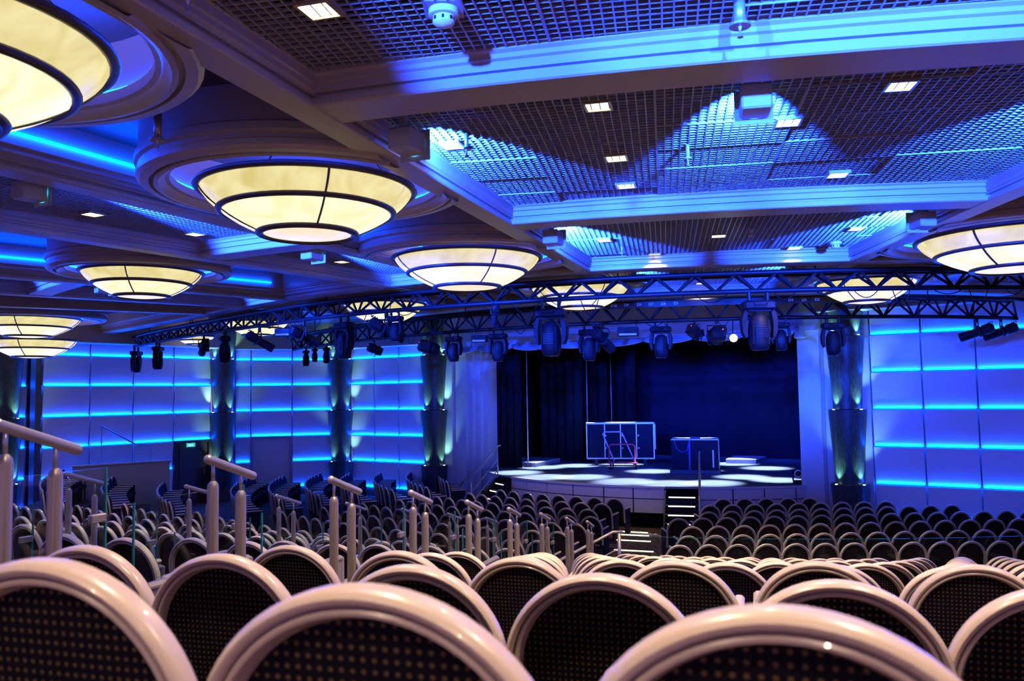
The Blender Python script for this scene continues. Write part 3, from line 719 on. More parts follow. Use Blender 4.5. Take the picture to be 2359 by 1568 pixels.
# detectors and sprinklers
sd = onz(1022, 35, ZL)
for q in ((1022, 35), (1925, 562)):
    p = onz(q[0], q[1], ZL-.02); t = thing('smoke_detector', 'round white smoke detector on the ceiling lattice' if q[0] < 1500 else 'small round smoke detector near the right-hand beam', 'smoke detector', p)
    part('base', MB().lathe([(.0001, .03), (.085, .03), (.085, -.005), (.06, -.01), (.0001, -.01)], 24), mat('detector_white', (.8, .82, .82), .4), t, 40); part('chamber', MB().lathe([(.06, -.01), (.062, -.045), (.045, -.06), (.0001, -.065)], 24), MATS['detector_white'], t, 40)
    for k in range(8): a = k*math.pi/4; part('vent', MB().box((.06*math.cos(a), .06*math.sin(a), -.03), (.012, .012, .02), a), BLK2, t)
    part('backing_plate', MB().box((0, 0, .035), (.22, .22, .008)), FIXB, t)
for q, zc, lab in (((432, 10), ZL, 'sprinkler head at the edge of the nearest lattice'), ((1705, 70), ZL, 'tall sprinkler drop pipe beneath the nearest lattice'), ((1585, 372), ZL, 'small sprinkler under the middle lattice bay'), ((363, 330), 5.75, 'sprinkler pipe between the two large ceiling rings'), ((1075, 350), ZL, 'small sprinkler beside the aisle-side downlight'), ((1730, 548), ZL, 'small sprinkler in the lattice nearest the truss'), ((1433, 588), ZL, 'small sprinkler near the bay edge before the truss')):
    p = onz(q[0], q[1], 5.5); big = q[0] in (1705, 363); L = zc-5.5
    t = thing('sprinkler', lab, 'sprinkler', (p.x, p.y, 5.5)); r = .032 if big else .018
    part('drop_pipe', MB().cyl((0, 0, .03), (0, 0, max(L, .2)), r, n=14), STEELRAIL, t, True); part('escutcheon', MB().cyl((0, 0, .02), (0, 0, .035), r*1.9, n=16), STEELRAIL, t)
    part('nozzle', MB().lathe([(.0001, -.04), (.018, -.04), (.010, -.03), (.006, 0), (.012, .02), (.0001, .02)], 10), STEELRAIL, t)

# ================================================================== seats
def arch(r, zc, zb, n=20):        # outline of the round-topped back: right foot up, over, down
    pts = [(r, zb), (r, (zb+zc)/2)]
    for i in range(n+1): a = math.pi*i/n; pts.append((r*math.cos(a), zc+r*math.sin(a)))
    return pts+[(-r, (zb+zc)/2), (-r, zb)]
LEAN = Matrix.Translation((0, 0, .35)) @ Matrix.Rotation(R_(8), 4, 'X') @ Matrix.Translation((0, 0, -.35))
def chair_meshes():
    r, zc, zb = .272, .634, .30
    prof = [(.0, .022), (-.003, .002), (-.0025, -.008), (.001, -.016), (.007, -.0215), (.013, -.021), (.018, -.016), (.0195, -.004), (.0225, -.004), (.0235, -.013), (.0275, -.0165), (.032, -.0155), (.035, -.011), (.036, -.004), (.046, .012), (.046, .022)]
    path, fr = [], []; pts = arch(r, zc, zb, 30)
    for i, (x, z) in enumerate(pts):
        if z >= zc: n = Vector((-x, 0, -(z-zc))).normalized()
        else: n = Vector((-1 if x > 0 else 1, 0, 0))
        path.append(Vector((x, 0, z))); fr.append((n, Vector((0, 1, 0))))
    rim = MB().sweep(path, fr, prof).xf(LEAN)
    inn = arch(r-.040, zc, zb+.01, 24)
    back = MB(); k = len(inn)
    back.add([(x, .010, z) for x, z in inn]+[(x, .02, z) for x, z in inn], [tuple(range(k-1, -1, -1)), tuple(range(k, 2*k))]+[(i, (i+1) % k, k+(i+1) % k, k+i) for i in range(k)]); back.xf(LEAN)
    cu = MB(); o1 = arch(r-.016, zc, zb+.02, 20); o2 = arch(r-.05, zc-.015, zb+.05, 20); k = len(o1)
    cu.add([(x, .0225, z) for x, z in o1]+[(x, .042, z) for x, z in o1]+[(x, .070, z) for x, z in o2], [tuple(range(k-1, -1, -1)), tuple(range(2*k, 3*k))]+[(i, (i+1) % k, k+(i+1) % k, k+i) for i in range(k)]+[(k+i, k+(i+1) % k, 2*k+(i+1) % k, 2*k+i) for i in range(k)]); cu.xf(LEAN)
    seat = MB().bbox((0, .315, .40), (.425, .44, .13), .04)
    arm = MB().bbox((0, .27, .625), (.05, .50, .032), .012)
    side = MB().bbox((0, .28, .305), (.034, .44, .61), .012)
    return dict(rim=rim, back=back, cu=cu, seat=seat, arm=arm, side=side)
CM = chair_meshes()
CME = dict(rim=CM['rim'].mesh('back_rim', CREAM, 42), back=CM['back'].mesh('back_panel', DOTS), cu=CM['cu'].mesh('back_cushion', NAVY, 40), seat=CM['seat'].mesh('seat', NAVY, 40), arm=CM['arm'].mesh('armrest', CREAM, 40), side=CM['side'].mesh('side_panel', NAVY))
AX = .246
PLACE = []        # (x, y, z, rz, scale, label, group, block)
def put(x, y, z, rz, sc, label, group): PLACE.append((x, y, z, rz, sc, label, group))
def back_off(rz): return Vector((0, -.0773, 0))          # where the leaning top sits relative to the base
def put_top(p, z, rz, sc, label, group):                  # p: plan point below the top of the backrest
    o = Matrix.Rotation(rz, 3, 'Z') @ Vector((0, .0773, 0)); put(p.x+o.x, p.y+o.y, z, rz, sc, label, group)
def rown(k): return ('%s row behind the balustrade' % ORD[9-k])
for k, l in ((0, [(90, 1285), (830, 1345), (1800, 1395)]), (1, [(190, 1255), (505, 1275), (945, 1300), (1380, 1320), (1930, 1335), (2455, 1350)]), (2, [(665, 1255), (915, 1268), (1195, 1283), (1555, 1290), (1885, 1292), (2250, 1300)])):
    for i, q in enumerate(l):
        z = zrow(ROWS[k]); p = onz(q[0], q[1], z+.906); put_top(p, z, R_(-16), (1, 1, 1), 'cream-rimmed theatre chair, %s, %s seat from the near aisle' % (rown(k), ORD[i+(2 if k == 0 else 0)]), rown(k)+' main block')
def arc_row(R, z, p0, p1, pitch, sc, label, group, x0=-60, x1=2850, rev=False):
    da = math.degrees(pitch/R); n = int((p1-p0)/da+.0001); a = p0+((p1-p0)-n*da)/2 if n else (p0+p1)/2
    if not rev and p0 > -17: a = p0
    for i in range(n+1):
        ph = a+i*da; p = pol(R, ph, z); u, v, d = proj((p.x, p.y, z+.9))
        if d < .8 or u < x0-.3*FPX/d or u > x1 or v < 0: continue
        put_top(p, z, R_(ph), sc, label % ORD[(n-i) if rev else i], group)
CT = 'cream-rimmed theatre chair, '
for k in range(3, 10):
    R = ROWS[k]; z = zrow(R); off = (k % 2)*.5*math.degrees(.58/R)
    arc_row(R, z, -16.3+off, 20, .58, (1, 1, 1), CT+rown(k)+', %s seat from the near aisle', rown(k)+' main block')
for k in range(1, 10):
    R = ROWS[k]; z = zrow(R)
    arc_row(R, z, -22.5, -20.95, .58, (1, 1, 1), CT+rown(k)+', %s seat between the two aisles', rown(k)+' between the aisles', rev=True)
    arc_row(R, z, -52, -26.2, .56, (.96, .96, 1), CT+rown(k)+', %s seat beyond the far aisle', rown(k)+' beyond the far aisle', rev=True)
for k in (7, 8, 9): arc_row(ROWS[k], zrow(ROWS[k]), -75, -57, .56, (.96, .96, 1), CT+'%s side row by the long panelled wall, ' % ORD[9-k]+'%s seat along', 'raised side row %s' % ORD[9-k], rev=True)
# flat floor, block toward the right-hand panelled wall
SCL = (.92, .92, 1)
FR = [((457, 513), (1003, 508), 5), ((375, 555), (1485, 530), 9), ((365, 598), (1905, 552), 12), ((175, 640), (2105, 593), 14), ((262, 692), (2330, 640), 14), ((235, 750), (2280, 708), 13), ((180, 808), (2400, 780), 13)]
for k, (a, b, n) in enumerate(FR):
    A = onz(1500+a[0]/2.746, 960+a[1]/2.746, .906); B = onz(1500+b[0]/2.746, 960+b[1]/2.746, .906)
    for i in range(n+(4 if k > 2 else 0)):
        p = A+(B-A)*(i/(n-1)); u = proj(p)[0]
        if u > 2850: continue
        put_top(p, 0, math.atan2(B.y-A.y, B.x-A.x), SCL, 'dark round-backed floor chair, %s row from stage, %s seat on crate side of lit aisle' % (ORD[k], ORD[i]), 'floor row %s on the crate side' % ORD[k])
for k in range(7):
    R = 8.3+1.03*k
    arc_row(R, 0, -51.5, -24.0 if k < 3 else -22.5, .515, SCL, 'dark round-backed floor chair, %s row from stage, ' % ORD[k]+'%s seat on trolley side of lit aisle', 'floor row %s on the trolley side' % ORD[k], rev=True)
    arc_row(R+.2, 0, -87 if k == 0 else (-93 if k < 5 else -89), -70 if k == 0 else -62, .53, SCL, 'dark floor chair in the corner side block, %s row from stage, ' % ORD[k]+'%s seat along', 'corner side block row %s' % ORD[k], rev=True)
HIDDEN = set()
sizes = []
for i, P_ in enumerate(PLACE):
    if i in HIDDEN: continue
    q = proj((P_[0], P_[1], P_[2]+.7)); sizes.append((q[2]+(1000 if q[0] > 2359+.3*FPX/q[2] else 0), i))
sizes.sort(); SOLO = [i for d, i in sizes[:300]]; REST = [i for d, i in sizes[300:]]
def seat_thing(i):
    x, y, z, rz, sc, lab, grp = PLACE[i]
    t = ob('theatre_chair', None, None, (x, y, z), rz); t.scale = sc; t.empty_display_size = .1; tag(t, lab, 'chair', grp)
    ob('back_rim', CME['rim'], t); ob('back_panel', CME['back'], t); ob('back_cushion', CME['cu'], t); ob('seat', CME['seat'], t)
    for s in (-1, 1): ob('armrest', CME['arm'], t, (s*AX, 0, 0)); ob('side_panel', CME['side'], t, (s*AX, 0, 0))
for i in SOLO: seat_thing(i)
if REST:
    o = None; vs_all, fs_all, mi = [], [], []
    for i in REST:
        x, y, z, rz, sc, lab, grp = PLACE[i]; M = Matrix.Translation((x, y, z)) @ Matrix.Rotation(rz, 4, 'Z') @ Matrix.Diagonal((*sc, 1))
        for key, m_i, offs in (('rim', 0, (0,)), ('back', 1, (0,)), ('cu', 2, (0,)), ('seat', 2, (0,)), ('arm', 0, (-AX, AX)), ('side', 2, (-AX, AX))):
            for ofx in offs:
                n0 = len(vs_all); vs_all += [tuple(M @ (Vector(p)+Vector((ofx, 0, 0)))) for p in CM[key].v]; fs_all += [tuple(j+n0 for j in f) for f in CM[key].f]; mi += [m_i]*len(CM[key].f)
    me = bpy.data.meshes.new('theatre_chairs'); me.from_pydata(vs_all, [], fs_all); me.update()
    for m in (CREAM, DOTS, NAVY): me.materials.append(m)
    me.polygons.foreach_set('material_index', mi)
    o = ob('theatre_chairs', me); tag(o, 'remaining dark round-backed theatre chairs in the distant corner and outermost rows', 'chairs'); o['kind'] = 'stuff'

# ================================================================== aisle rails, partitions, glass
def aisle_rail(R, phi, label, group, big=1.0):
    z0 = zrow(R); H = 1.37; p = pol(R, phi, 0)
    t = thing('aisle_handrail', label, 'handrail', (p.x, p.y, z0-.12), R_(phi), group)
    L, dr = .40, .125; rt = .019*big
    top = H+.12
    pts = [(0, L*u-.03, top-dr*u) for u in (0, .5, 1)]
    part('rail', MB().tube(pts, rt*1.3, 12), STEELRAIL, t, 60); 
    part('rail_end', MB().sphere(pts[0], rt*1.4), STEELRAIL, t, True); part('rail_end', MB().sphere(pts[2], rt*1.3), STEELRAIL, t, True)
    for u in (.10, .72):
        y = L*u-.03; zt = top-dr*u
        part('post', MB().lathe([(.0001, 0), (.031*big, 0), (.031*big, zt-.15), (.028*big, zt-.125), (.016*big, zt-.108), (.0001, zt-.105)], 16, (0, y, 0)), STEEL, t, 40)
        part('neck', MB().cyl((0, y, zt-.11), (0, y, zt-.01), .010*big, n=10), STEELRAIL, t, True)
for i in range(9): aisle_rail(26.36-1.3*i, -17.75, 'short sloping handrail on two stout posts, %s along the near aisle from the back' % ORD[i], 'near aisle handrails')
for i in range(8): aisle_rail(24.9-1.3*i, -24.1, 'short sloping handrail on two slim posts, %s along the far aisle from the back' % ORD[i], 'far aisle handrails', .8)
PART = mat('partition_laminate', (.26, .235, .25), .5)
def partition(k, phi, label, group, glass=True):
    R = ROWS[k]; z = zrow(R); p = pol(R, phi, z); t = thing('aisle_partition', label, 'partition', p, R_(phi), group)
    h = .66 if 'near' in label else .45
    part('panel', MB().box((0, .02, h/2), (.05, 1.20, h)), PART, t); part('top_rail', MB().bbox((0, .02, h+.02), (.075, 1.26, .05), .018), PART, t, 40); part('skirting', MB().box((0, .02, .06), (.07, 1.22, .10)), PART, t)
    part('end_post', MB().bbox((0, .64, h/2), (.06, .06, h+.06), .012), PART, t, 40)
    if glass:
        g = thing('glass_screen', 'clear glass screen clipped above the low partition by %s aisle, ' % ('near' if 'near' in label else 'far')+label.split(', ')[-1], 'glass', p+Vector((0, 0, h+.05)), R_(phi), group+' glass')
        part('pane', MB().box((0, .05, .26), (.012, 1.05, .50)), GLASS, g); part('edge', MB().box((0, .58, .26), (.013, .012, .50)), GLASSEDGE, g); part('edge', MB().box((0, -.478, .26), (.013, .010, .50)), GLASSEDGE, g)
        part('clip', MB().bbox((.0, .52, .22), (.04, .11, .05), .006), STEEL, g)
for k in range(1, 10):
    partition(k, -19.75, 'low laminate partition with cream rail by near aisle, %s from the back' % ORD[k-1], 'near aisle partitions')
    partition(k, -25.0, 'low laminate partition with cream rail by far aisle, %s from the back' % ORD[k-1], 'far aisle partitions')
# glass balustrade along the front of the raised tier
gb = [(-15.6+3.1*i) for i in range(12)]
for i, a in enumerate(gb):
    c = pol(15.62, a+1.5, 0); t = thing('glass_balustrade', 'clear glass balustrade panel fronting the raised tier, %s from the near aisle' % ORD[i], 'glass', c, R_(a+1.5), 'balustrade panels on the tier front')
    part('pane', MB().box((0, 0, .68), (.80, .012, 1.12)), GLASS, t)
    part('edge', MB().box((0, 0, 1.243), (.80, .013, .006)), GLASSEDGE, t)
    for s in (-1, 1): part('post', MB().cyl((s*.36, .03, 0), (s*.36, .03, .75), .014, n=8), STEELRAIL, t, True)
# handrail at the foot of the near aisle
fp = pol(15.0, -17.3, 0); t = thing('foot_handrail', 'sloping steel handrail at the foot of the near aisle steps', 'handrail', fp, R_(-17.3))
part('rail', MB().tube([(-1.0, -.35, .62), (0, .45, 1.12), (.16, .5, 1.12)], .026, 8), STEELRAIL, t, True); part('post', MB().cyl((.1, .49, 0), (.1, .49, 1.1), .03, n=10), STEEL, t, True); part('post', MB().cyl((-.95, -.3, 0), (-.95, -.3, .64), .02, n=10), STEEL, t, True)
for i in range(4): part('stay', MB().tube([(-.9+.1*i, -.25, .12+.13*i), (.1, .49, .25+.2*i)], .008, 6), STEELRAIL, t)
# raised gallery parapet with glass by the long wall
ga = thing('gallery_parapet', 'curved white parapet with glass and thin rails by the long side wall', 'parapet', flat(285, 24.4), R_(40))
part('parapet', MB().prism([(-1.3, -.04), (1.3, -.04), (1.3, .04), (-1.3, .04)], 0, 1.62), PROS, ga); part('cap', MB().bbox((0, 0, 1.65), (2.7, .14, .06), .02), CREAM, ga)
part('pane', MB().box((-.2, 0, 1.98), (2.0, .012, .6)), GLASS, ga)
part('rail', MB().tube([(-.5, .5, 2.75), (.5, .5, 2.15), (.9, .5, 2.12)], .025, 8), STEELRAIL, ga, True)
for x, z in ((-.45, 2.72), (.45, 2.15), (.9, 2.1)): part('rail_post', MB().cyl((x, .5, 0), (x, .5, z), .018, n=8), STEELRAIL, ga)

# ================================================================== lighting trusses
def truss(Rf, p0, p1, zb_, h, w, seglen, label, hang_z):
    c = pol(Rf(p0), p0, zb_); t = thing('lighting_truss', label, 'truss', (0, 0, 0))
    t.location = c; inv = -c
    def path(dR, z, n=80): return [pol(Rf(p0+(p1-p0)*i/n)+dR, p0+(p1-p0)*i/n, z)+inv for i in range(n+1)]
    for dR, z in ((0, zb_), (-w/2, zb_+h), (w/2, zb_+h)): part('chord', MB().tube(path(dR, z), .040, 8), BLK, t, True)
    L = abs(p1-p0)*math.pi/180*Rf((p0+p1)/2); n = max(4, int(L/seglen))
    for i in range(n):
        a = p0+(p1-p0)*i/n; b = p0+(p1-p0)*(i+.5)/n; c2 = p0+(p1-p0)*(i+1)/n
        for s in (-w/2, w/2):
            part('brace', MB().cyl(pol(Rf(a), a, zb_)+inv, pol(Rf(b)+s, b, zb_+h)+inv, .024, n=6), BLK, t)
            part('brace', MB().cyl(pol(Rf(b)+s, b, zb_+h)+inv, pol(Rf(c2), c2, zb_)+inv, .024, n=6), BLK, t)
        if i % 2 == 0: part('cross_tie', MB().cyl(pol(Rf(b)-w/2, b, zb_+h)+inv, pol(Rf(b)+w/2, b, zb_+h)+inv, .012, n=5), BLK, t)
        if i % 5 == 2: part('hanger', MB().cyl(pol(Rf(b), b, zb_+h)+inv, pol(Rf(b), b, hang_z)+inv, .012, n=6), BLK, t)
    return t
def Rnear(ph):
    if ph > -46: return 15.0
    u = (-46-ph)/37.0; return 15.0+2.9*u*u
def zn(ph): return 5.12
TR1 = truss(Rnear, -83, 14, 5.10, .28, .30, .62, 'long curved black lighting truss following the ceiling rim', 5.95)
def Rfar(ph): return 11.6 if ph > -45 else 11.6+1.15*((-45-ph)/31)**2
TR2 = truss(Rfar, -79, 24, 4.94, .38, .34, .66, 'black lighting truss hung closest to the stage', 5.95)
# cable trunking with numbered sockets along the far truss
ct = thing('cable_trunking', 'long black cable trunking with small numbered sockets on the far truss', 'cable tray', pol(11.85, -12, 5.22)); inv = -ct.location
part('tray', MB().arc([(11.82, 5.20), (11.90, 5.20), (11.90, 5.32), (11.82, 5.32)], -24, 8, 24).xf(Matrix.Translation(inv)), BLK, ct)
LBL = mat('white_socket_label', (.7, .7, .75), .6)
def text_part(txt, p, rz, size, m, parent):
    cu = bpy.data.curves.new('socket_label', 'FONT'); cu.body = txt; cu.size = size; cu.extrude = .002; cu.align_x = 'CENTER'; cu.align_y = 'CENTER'
    o = bpy.data.objects.new('socket_label', cu); COL.objects.link(o); bpy.context.view_layer.update()
    me = bpy.data.meshes.new_from_object(o.evaluated_get(bpy.context.evaluated_depsgraph_get())); bpy.data.objects.remove(o); me.materials.clear(); me.materials.append(m)
    o = ob('socket_label', me, parent); o.location = p; o.rotation_euler = (math.pi/2, 0, rz); return o
for txt, x in (('D10', 1414), ('D9', 1443), ('D8', 1472), ('D7', 1500), ('D6', 1529), ('D5', 1558), ('D4', 1822), ('D3', 1852), ('D2', 1883)):
    ph = phi_at(x, 11.91, 5.26); text_part(txt, pol(11.91, ph, 5.26)+inv, R_(ph), .075, LBL, ct)

def on_path(x, Rf, z, lo=-82):
    best = None; a = 24.0
    while a > lo:
        p = pol(Rf(a), a, z); e = abs(proj(p)[0]-x)
        if best is None or e < best[0]-.01: best = (e, a)
        a -= .05
    return best[1]
# ---- moving heads (origin at the truss tube)
def mh_parts(t, turn=0.0):
    for s in (-1, 1):
        part('clamp', MB().bbox((s*.12, 0, -.05), (.04, .06, .13), .01), BLK, t)
    part('base', MB().bbox((0, 0, -.17), (.42, .24, .12), .025), BLK2, t, 40)
    part('base_handle', MB().tube([(-.08, -.13, -.15), (-.08, -.15, -.17), (.08, -.15, -.17), (.08, -.13, -.15)], .01, 6), BLK, t)
    yk = MB()
    for s in (-1, 1):
        pr_ = [(.145, -.22), (.20, -.24), (.235, -.36), (.225, -.52), (.19, -.60), (.165, -.58), (.175, -.45), (.165, -.33)]
        q = [(s*x, z) for x, z in pr_]; k = len(q)
        yk.add([(x, -.07, z) for x, z in q]+[(x, .07, z) for x, z in q], [tuple(range(k)), tuple(range(2*k-1, k-1, -1))]+[(i, k+i, k+(i+1) % k, (i+1) % k) for i in range(k)])
    yk.box((0, 0, -.235), (.34, .14, .03)); part('yoke', yk, BLK2, t)
    prof = [(.0001, -.27), (.07, -.28), (.115, -.33), (.135, -.42), (.142, -.55), (.135, -.66), (.118, -.74), (.10, -.755), (.0001, -.75)]
    hd = part('head', MB().lathe(prof, 20), BLK2, t, 50)
    fins = MB()
    for i in range(7): fins.box((0, -.132, -.46-.022*i), (.15, .02, .010))
    part('cooling_fins', fins, BLK, hd); part('lens', MB().lathe([(.0001, -.765), (.09, -.76), (.098, -.75)], 18), LENS, hd, True)
    for k in (-1, 1): part('side_ridge', MB().bbox((k*.10, -.09, -.53), (.03, .05, .34), .012), BLK2, hd)
MH0 = None
def moving_head(x, w, R, z, lab, lo=-60):
    global MH0
    Rf = Rnear if R > 14 else Rfar; ph = on_path(x, Rf, z); p = pol(Rf(ph), ph, z); d = proj(p)[2]; s = w*d/FPX/.47
    if MH0 is None:
        t = thing('moving_head_light', lab, 'stage light', p, R_(ph), 'moving head lights on the trusses'); mh_parts(t); t.scale = (s, s, s); MH0 = t
    else: t = clone(MH0, p, R_(ph+random.uniform(-12, 12)), lab, None, (s, s, s))
    return t
for x, w, lab in ((1268, 78, 'large blue-black moving head hanging over the panel cart'), (1745, 82, 'large blue-black moving head hanging right of the lit spotlight'), (793, 60, 'large moving head hanging in front of the corner column'), (518, 44, 'moving head hanging by the exit doorway column'), (910, 42, 'moving head hanging in front of the stage-side wall panels')): moving_head(x, w, 15.0, 5.07, lab)
for x, w, lab in ((314, 36, 'moving head at the far end of the curved truss'), (364, 38, 'moving head second from the far end of the curved truss')): moving_head(x, w, 15.0, 5.07, lab)
for x, w, lab in ((705, 26, 'small moving head under the crossing truss, outer of the trio'), (725, 22, 'small moving head under the crossing truss, middle of the trio'), (752, 26, 'small moving head under the crossing truss, inner of the trio')): moving_head(x, w, 11.6, 4.93, lab)
for x, w, lab in ((1147, 46, 'moving head before the black wing curtains'), (1045, 42, 'square-yoked moving head beside the stage-side column'), (1357, 52, 'square-yoked moving head over the flight case'), (1522, 52, 'moving head over the gap between cart and crate'), (1797, 46, 'moving head half behind the large one near the pier'), (1917, 54, 'moving head in front of the right-hand column')): moving_head(x, w, 11.6, 4.93, lab)
# ---- spotlights
def profile_spot(p, rz, pitch, s, lab, lit=False):
    t = thing('profile_spotlight', lab, 'stage light', p, rz, 'profile spotlights on the trusses'); t.scale = (s, s, s)
    M = Matrix.Translation((0, 0, -.30)) @ Matrix.Rotation(pitch, 4, 'X')
    part('clamp', MB().bbox((0, 0, -.03), (.05, .06, .12), .01), BLK, t)
    part('yoke', MB().tube([(-.13, 0, -.30), (-.13, 0, -.12), (-.08, 0, -.09), (.08, 0, -.09), (.13, 0, -.12), (.13, 0, -.30)], .012, 6), BLK, t)
    part('lamp_house', MB().bbox((0, -.20, 0), (.20, .24, .20), .04).xf(M), BLK2, t, 40)
    part('lens_tube', MB().cyl((0, -.08, 0), (0, .34, 0), .085, .095, n=16).xf(M), BLK2, t, 40)
    part('lens', MB().cyl((0, .34, 0), (0, .347, 0), .08, n=16).xf(M), LENS, t)
    part('gate', MB().bbox((0, -.05, 0), (.24, .04, .24), .01).xf(M), BLK, t)
    for k in range(3): part('cooling_rib', MB().box((0, -.32+.04*k, .105), (.16, .014, .02)).xf(M), BLK, t)
def on_truss(x, R, z):
    Rf = Rnear if R > 14 else Rfar; ph = on_path(x, Rf, z); return pol(Rf(ph), ph, z)
for x, R, z, rz, pt, s, lab in ((470, 15, 5.05, .5, -.35, 1.0, 'profile spotlight angled toward the exit doorway'), (598, 15.6, 5.05, -1.0, -.5, 1.0, 'profile spotlight angled down beside the small distant chandelier'), (1388, 11.6, 4.93, -.6, -.45, 1.15, 'profile spotlight tilted over the flight case'), (890, 15.0, 5.07, -1.2, -.45, 1.1, 'profile spotlight tilted under the near truss'), (700, 15.3, 5.05, -1.0, -.4, 1.0, 'profile spotlight above the trio of small moving heads'), (2250, 11.6, 4.93, .9, -.3, 1.0, 'profile spotlight, outer of the pair on the right-hand wall'), (2305, 11.6, 4.95, .9, -.3, 1.0, 'profile spotlight, inner of the pair on the right-hand wall'), (1140, 15.0, 5.07, .3, -1.1, .6, 'small spotlight hooked under the near truss')):
    p = atd(x, 770, 22.5) if R is None else on_truss(x, R, z)
    profile_spot(p, rz, pt, s, lab)
def fresnel(p, rz, pitch, s, lab, doors=True, led=True):
    t = thing('fresnel_light', lab, 'stage light', p, rz, 'barn-door lights on the trusses'); t.scale = (s, s, s)
    M = Matrix.Translation((0, 0, -.32)) @ Matrix.Rotation(pitch, 4, 'X')
    part('clamp', MB().bbox((0, 0, -.03), (.05, .06, .12), .01), BLK, t)
    part('yoke', MB().tube([(-.19, 0, -.32), (-.19, 0, -.12), (.19, 0, -.12), (.19, 0, -.32)], .013, 6), BLK, t)
    part('body', MB().bbox((0, -.08, 0), (.30, .32, .30), .05).xf(M), BLK2, t, 40)
    part('front_ring', MB().lathe([(.13, .08), (.16, .08), (.16, .13), (.13, .13)], 20, closed=True).xf(M @ Matrix.Rotation(-math.pi/2, 4, 'X')), BLK, t)
    part('lens', MB().cyl((0, .09, 0), (0, .10, 0), .13, n=20).xf(M), LENS, t)
    if doors:
        for k in range(4):
            A = M @ Matrix.Rotation(k*math.pi/2, 4, 'Y') @ Matrix.Translation((0, .13, .15)) @ Matrix.Rotation(-.6, 4, 'X')
            part('barn_door', MB().add([(-.15, -.004, 0), (.15, -.004, 0), (.12, .20, 0), (-.12, .20, 0), (-.15, -.004, .008), (.15, -.004, .008), (.12, .20, .008), (-.12, .20, .008)], [(3, 2, 1, 0), (4, 5, 6, 7), (0, 1, 5, 4), (1, 2, 6, 5), (2, 3, 7, 6), (3, 0, 4, 7)]).xf(A), BLK, t)
    if led: part('status_led', MB().box((.05, -.245, .05), (.02, .01, .015)).xf(M), mat('red_led', (.5, 0, 0), .5, emit=(1, .05, .02), estr=6), t)
for x, R, z, rz, pt, s, lab in ((985, 11.6, 4.93, -1.3, -.3, .95, 'barn-door light with a red status lamp by the stage-side column'), (862, 11.6, 4.93, -1.3, -.4, .75, 'small barn-door light beside the stage-side wall'), (1600, 11.6, 4.93, -.9, -.5, .75, 'barn-door light tilted sideways over the crate'), (1650, 11.6, 4.93, .1, -.25, 1.0, 'barn-door light seen from behind near the lit spotlight')): fresnel(on_truss(x, R, z), rz, pt, s, lab)
# the one lamp that is on
p = on_truss(1690, 11.6, 4.55); t = thing('lit_spotlight', 'single lit white spotlight shining above the stage front', 'stage light', p); 
part('can', MB().cyl((0, .16, 0), (0, -.02, 0), .06, .09, n=16, caps=False), BLK2, t); part('lamp', MB().cyl((0, 0, 0), (0, -.01, 0), .075, n=16), mat('white_hot_lamp', (1, 1, 1), .5, emit=(.85, .92, 1.0), estr=30), t); part('hanger', MB().cyl((0, .06, .05), (0, .0, .40), .012, n=6), BLK, t)
# dimmer boxes / work lights
def work_box(x, y, d, w, lab):
    p = on_truss(x, 11.6, 4.74) if x > 700 else on_truss(x, 15, 4.88); t = thing('control_box', lab, 'control box', p, R_(-12)); 
    part('case', MB().bbox((0, 0, 0), (w, .2, w*.45), .01), BLK2, t); part('label_strip', MB().box((0, -.104, -w*.14), (w*.85, .006, .04)), mat('beige_label', (.45, .32, .26), .6), t)
    for s in (-1, 1): part('hanger', MB().cyl((s*w*.4, 0, w*.2), (s*w*.4, 0, w*.2+.22), .008, n=5), BLK, t)
work_box(1447, 765, 18.2, .42, 'flat black control box with beige label strip over the cart'); work_box(1105, 775, 19.0, .34, 'flat black control box by the wing curtain'); work_box(655, 765, 19.0, .36, 'square black control box at the truss crossing')
# cables looping between fixtures
for i in range(26):
    a = -50+2.4*i; b = a+random.uniform(1.0, 2.2); dp = random.uniform(.08, .3); R = random.choice((15.0, 15.0, 11.6)); z = 5.1 if R > 14 else 4.95; inv = -(TR1 if R > 14 else TR2).location
    part('cable_loop', MB().tube([pol(R, a+(b-a)*u, z-dp*4*u*(1-u))+inv for u in [j/8 for j in range(9)]], .008, 5), BLK, TR1 if R > 14 else TR2)

# ================================================================== stage set-up
def P3(x, y, z): return onz(x, y, z)
SZ = Vector((0, 0, ZS))
# wheeled panel cart
cc = P3(1432, 1068, ZS); cd = proj(cc)[2]
A = P3(1355, 1066, ZS); B = P3(1506, 1072, ZS); 
rzp = R_(-10)
pc = thing('panel_case', 'tall dark panelled case with pale edge framing on the stage', 'case', atd(1430, 1062, 28.0)*1.0); pc.location.z = ZS; pc.rotation_euler = (0, 0, rzp)
Wd, Hg, lift = 155*28/FPX, 82*28/FPX, .22
part('panel', MB().box((0, .0, lift+Hg/2), (Wd, .16, Hg)), mat('dark_case_panel', (.008, .008, .022), .8, spec=.15), pc)
EDGE = mat('pale_aluminium_edge', (.62, .60, .66), .35, .5)
for x0, x1, z0, z1 in ((-Wd/2, Wd/2, lift+Hg-.035, lift+Hg+.005), (-Wd/2, Wd/2, lift-.005, lift+.035), (-Wd/2-.005, -Wd/2+.03, lift, lift+Hg), (Wd/2-.03, Wd/2+.005, lift, lift+Hg), (-.52, -.49, lift, lift+Hg), (.0, .03, lift, lift+Hg), (.52, .55, lift, lift+Hg)):
    part('edge_rail', MB().box(((x0+x1)/2, -.08, (z0+z1)/2), (x1-x0, .03, z1-z0)), EDGE, pc)
part('top_cover', MB().bbox((0, .04, lift+Hg+.01), (Wd+.02, .30, .03), .008), EDGE, pc); part('side_sheet', MB().box((Wd/2+.03, .05, lift+Hg*.62), (.02, .26, Hg*.7)), EDGE, pc)
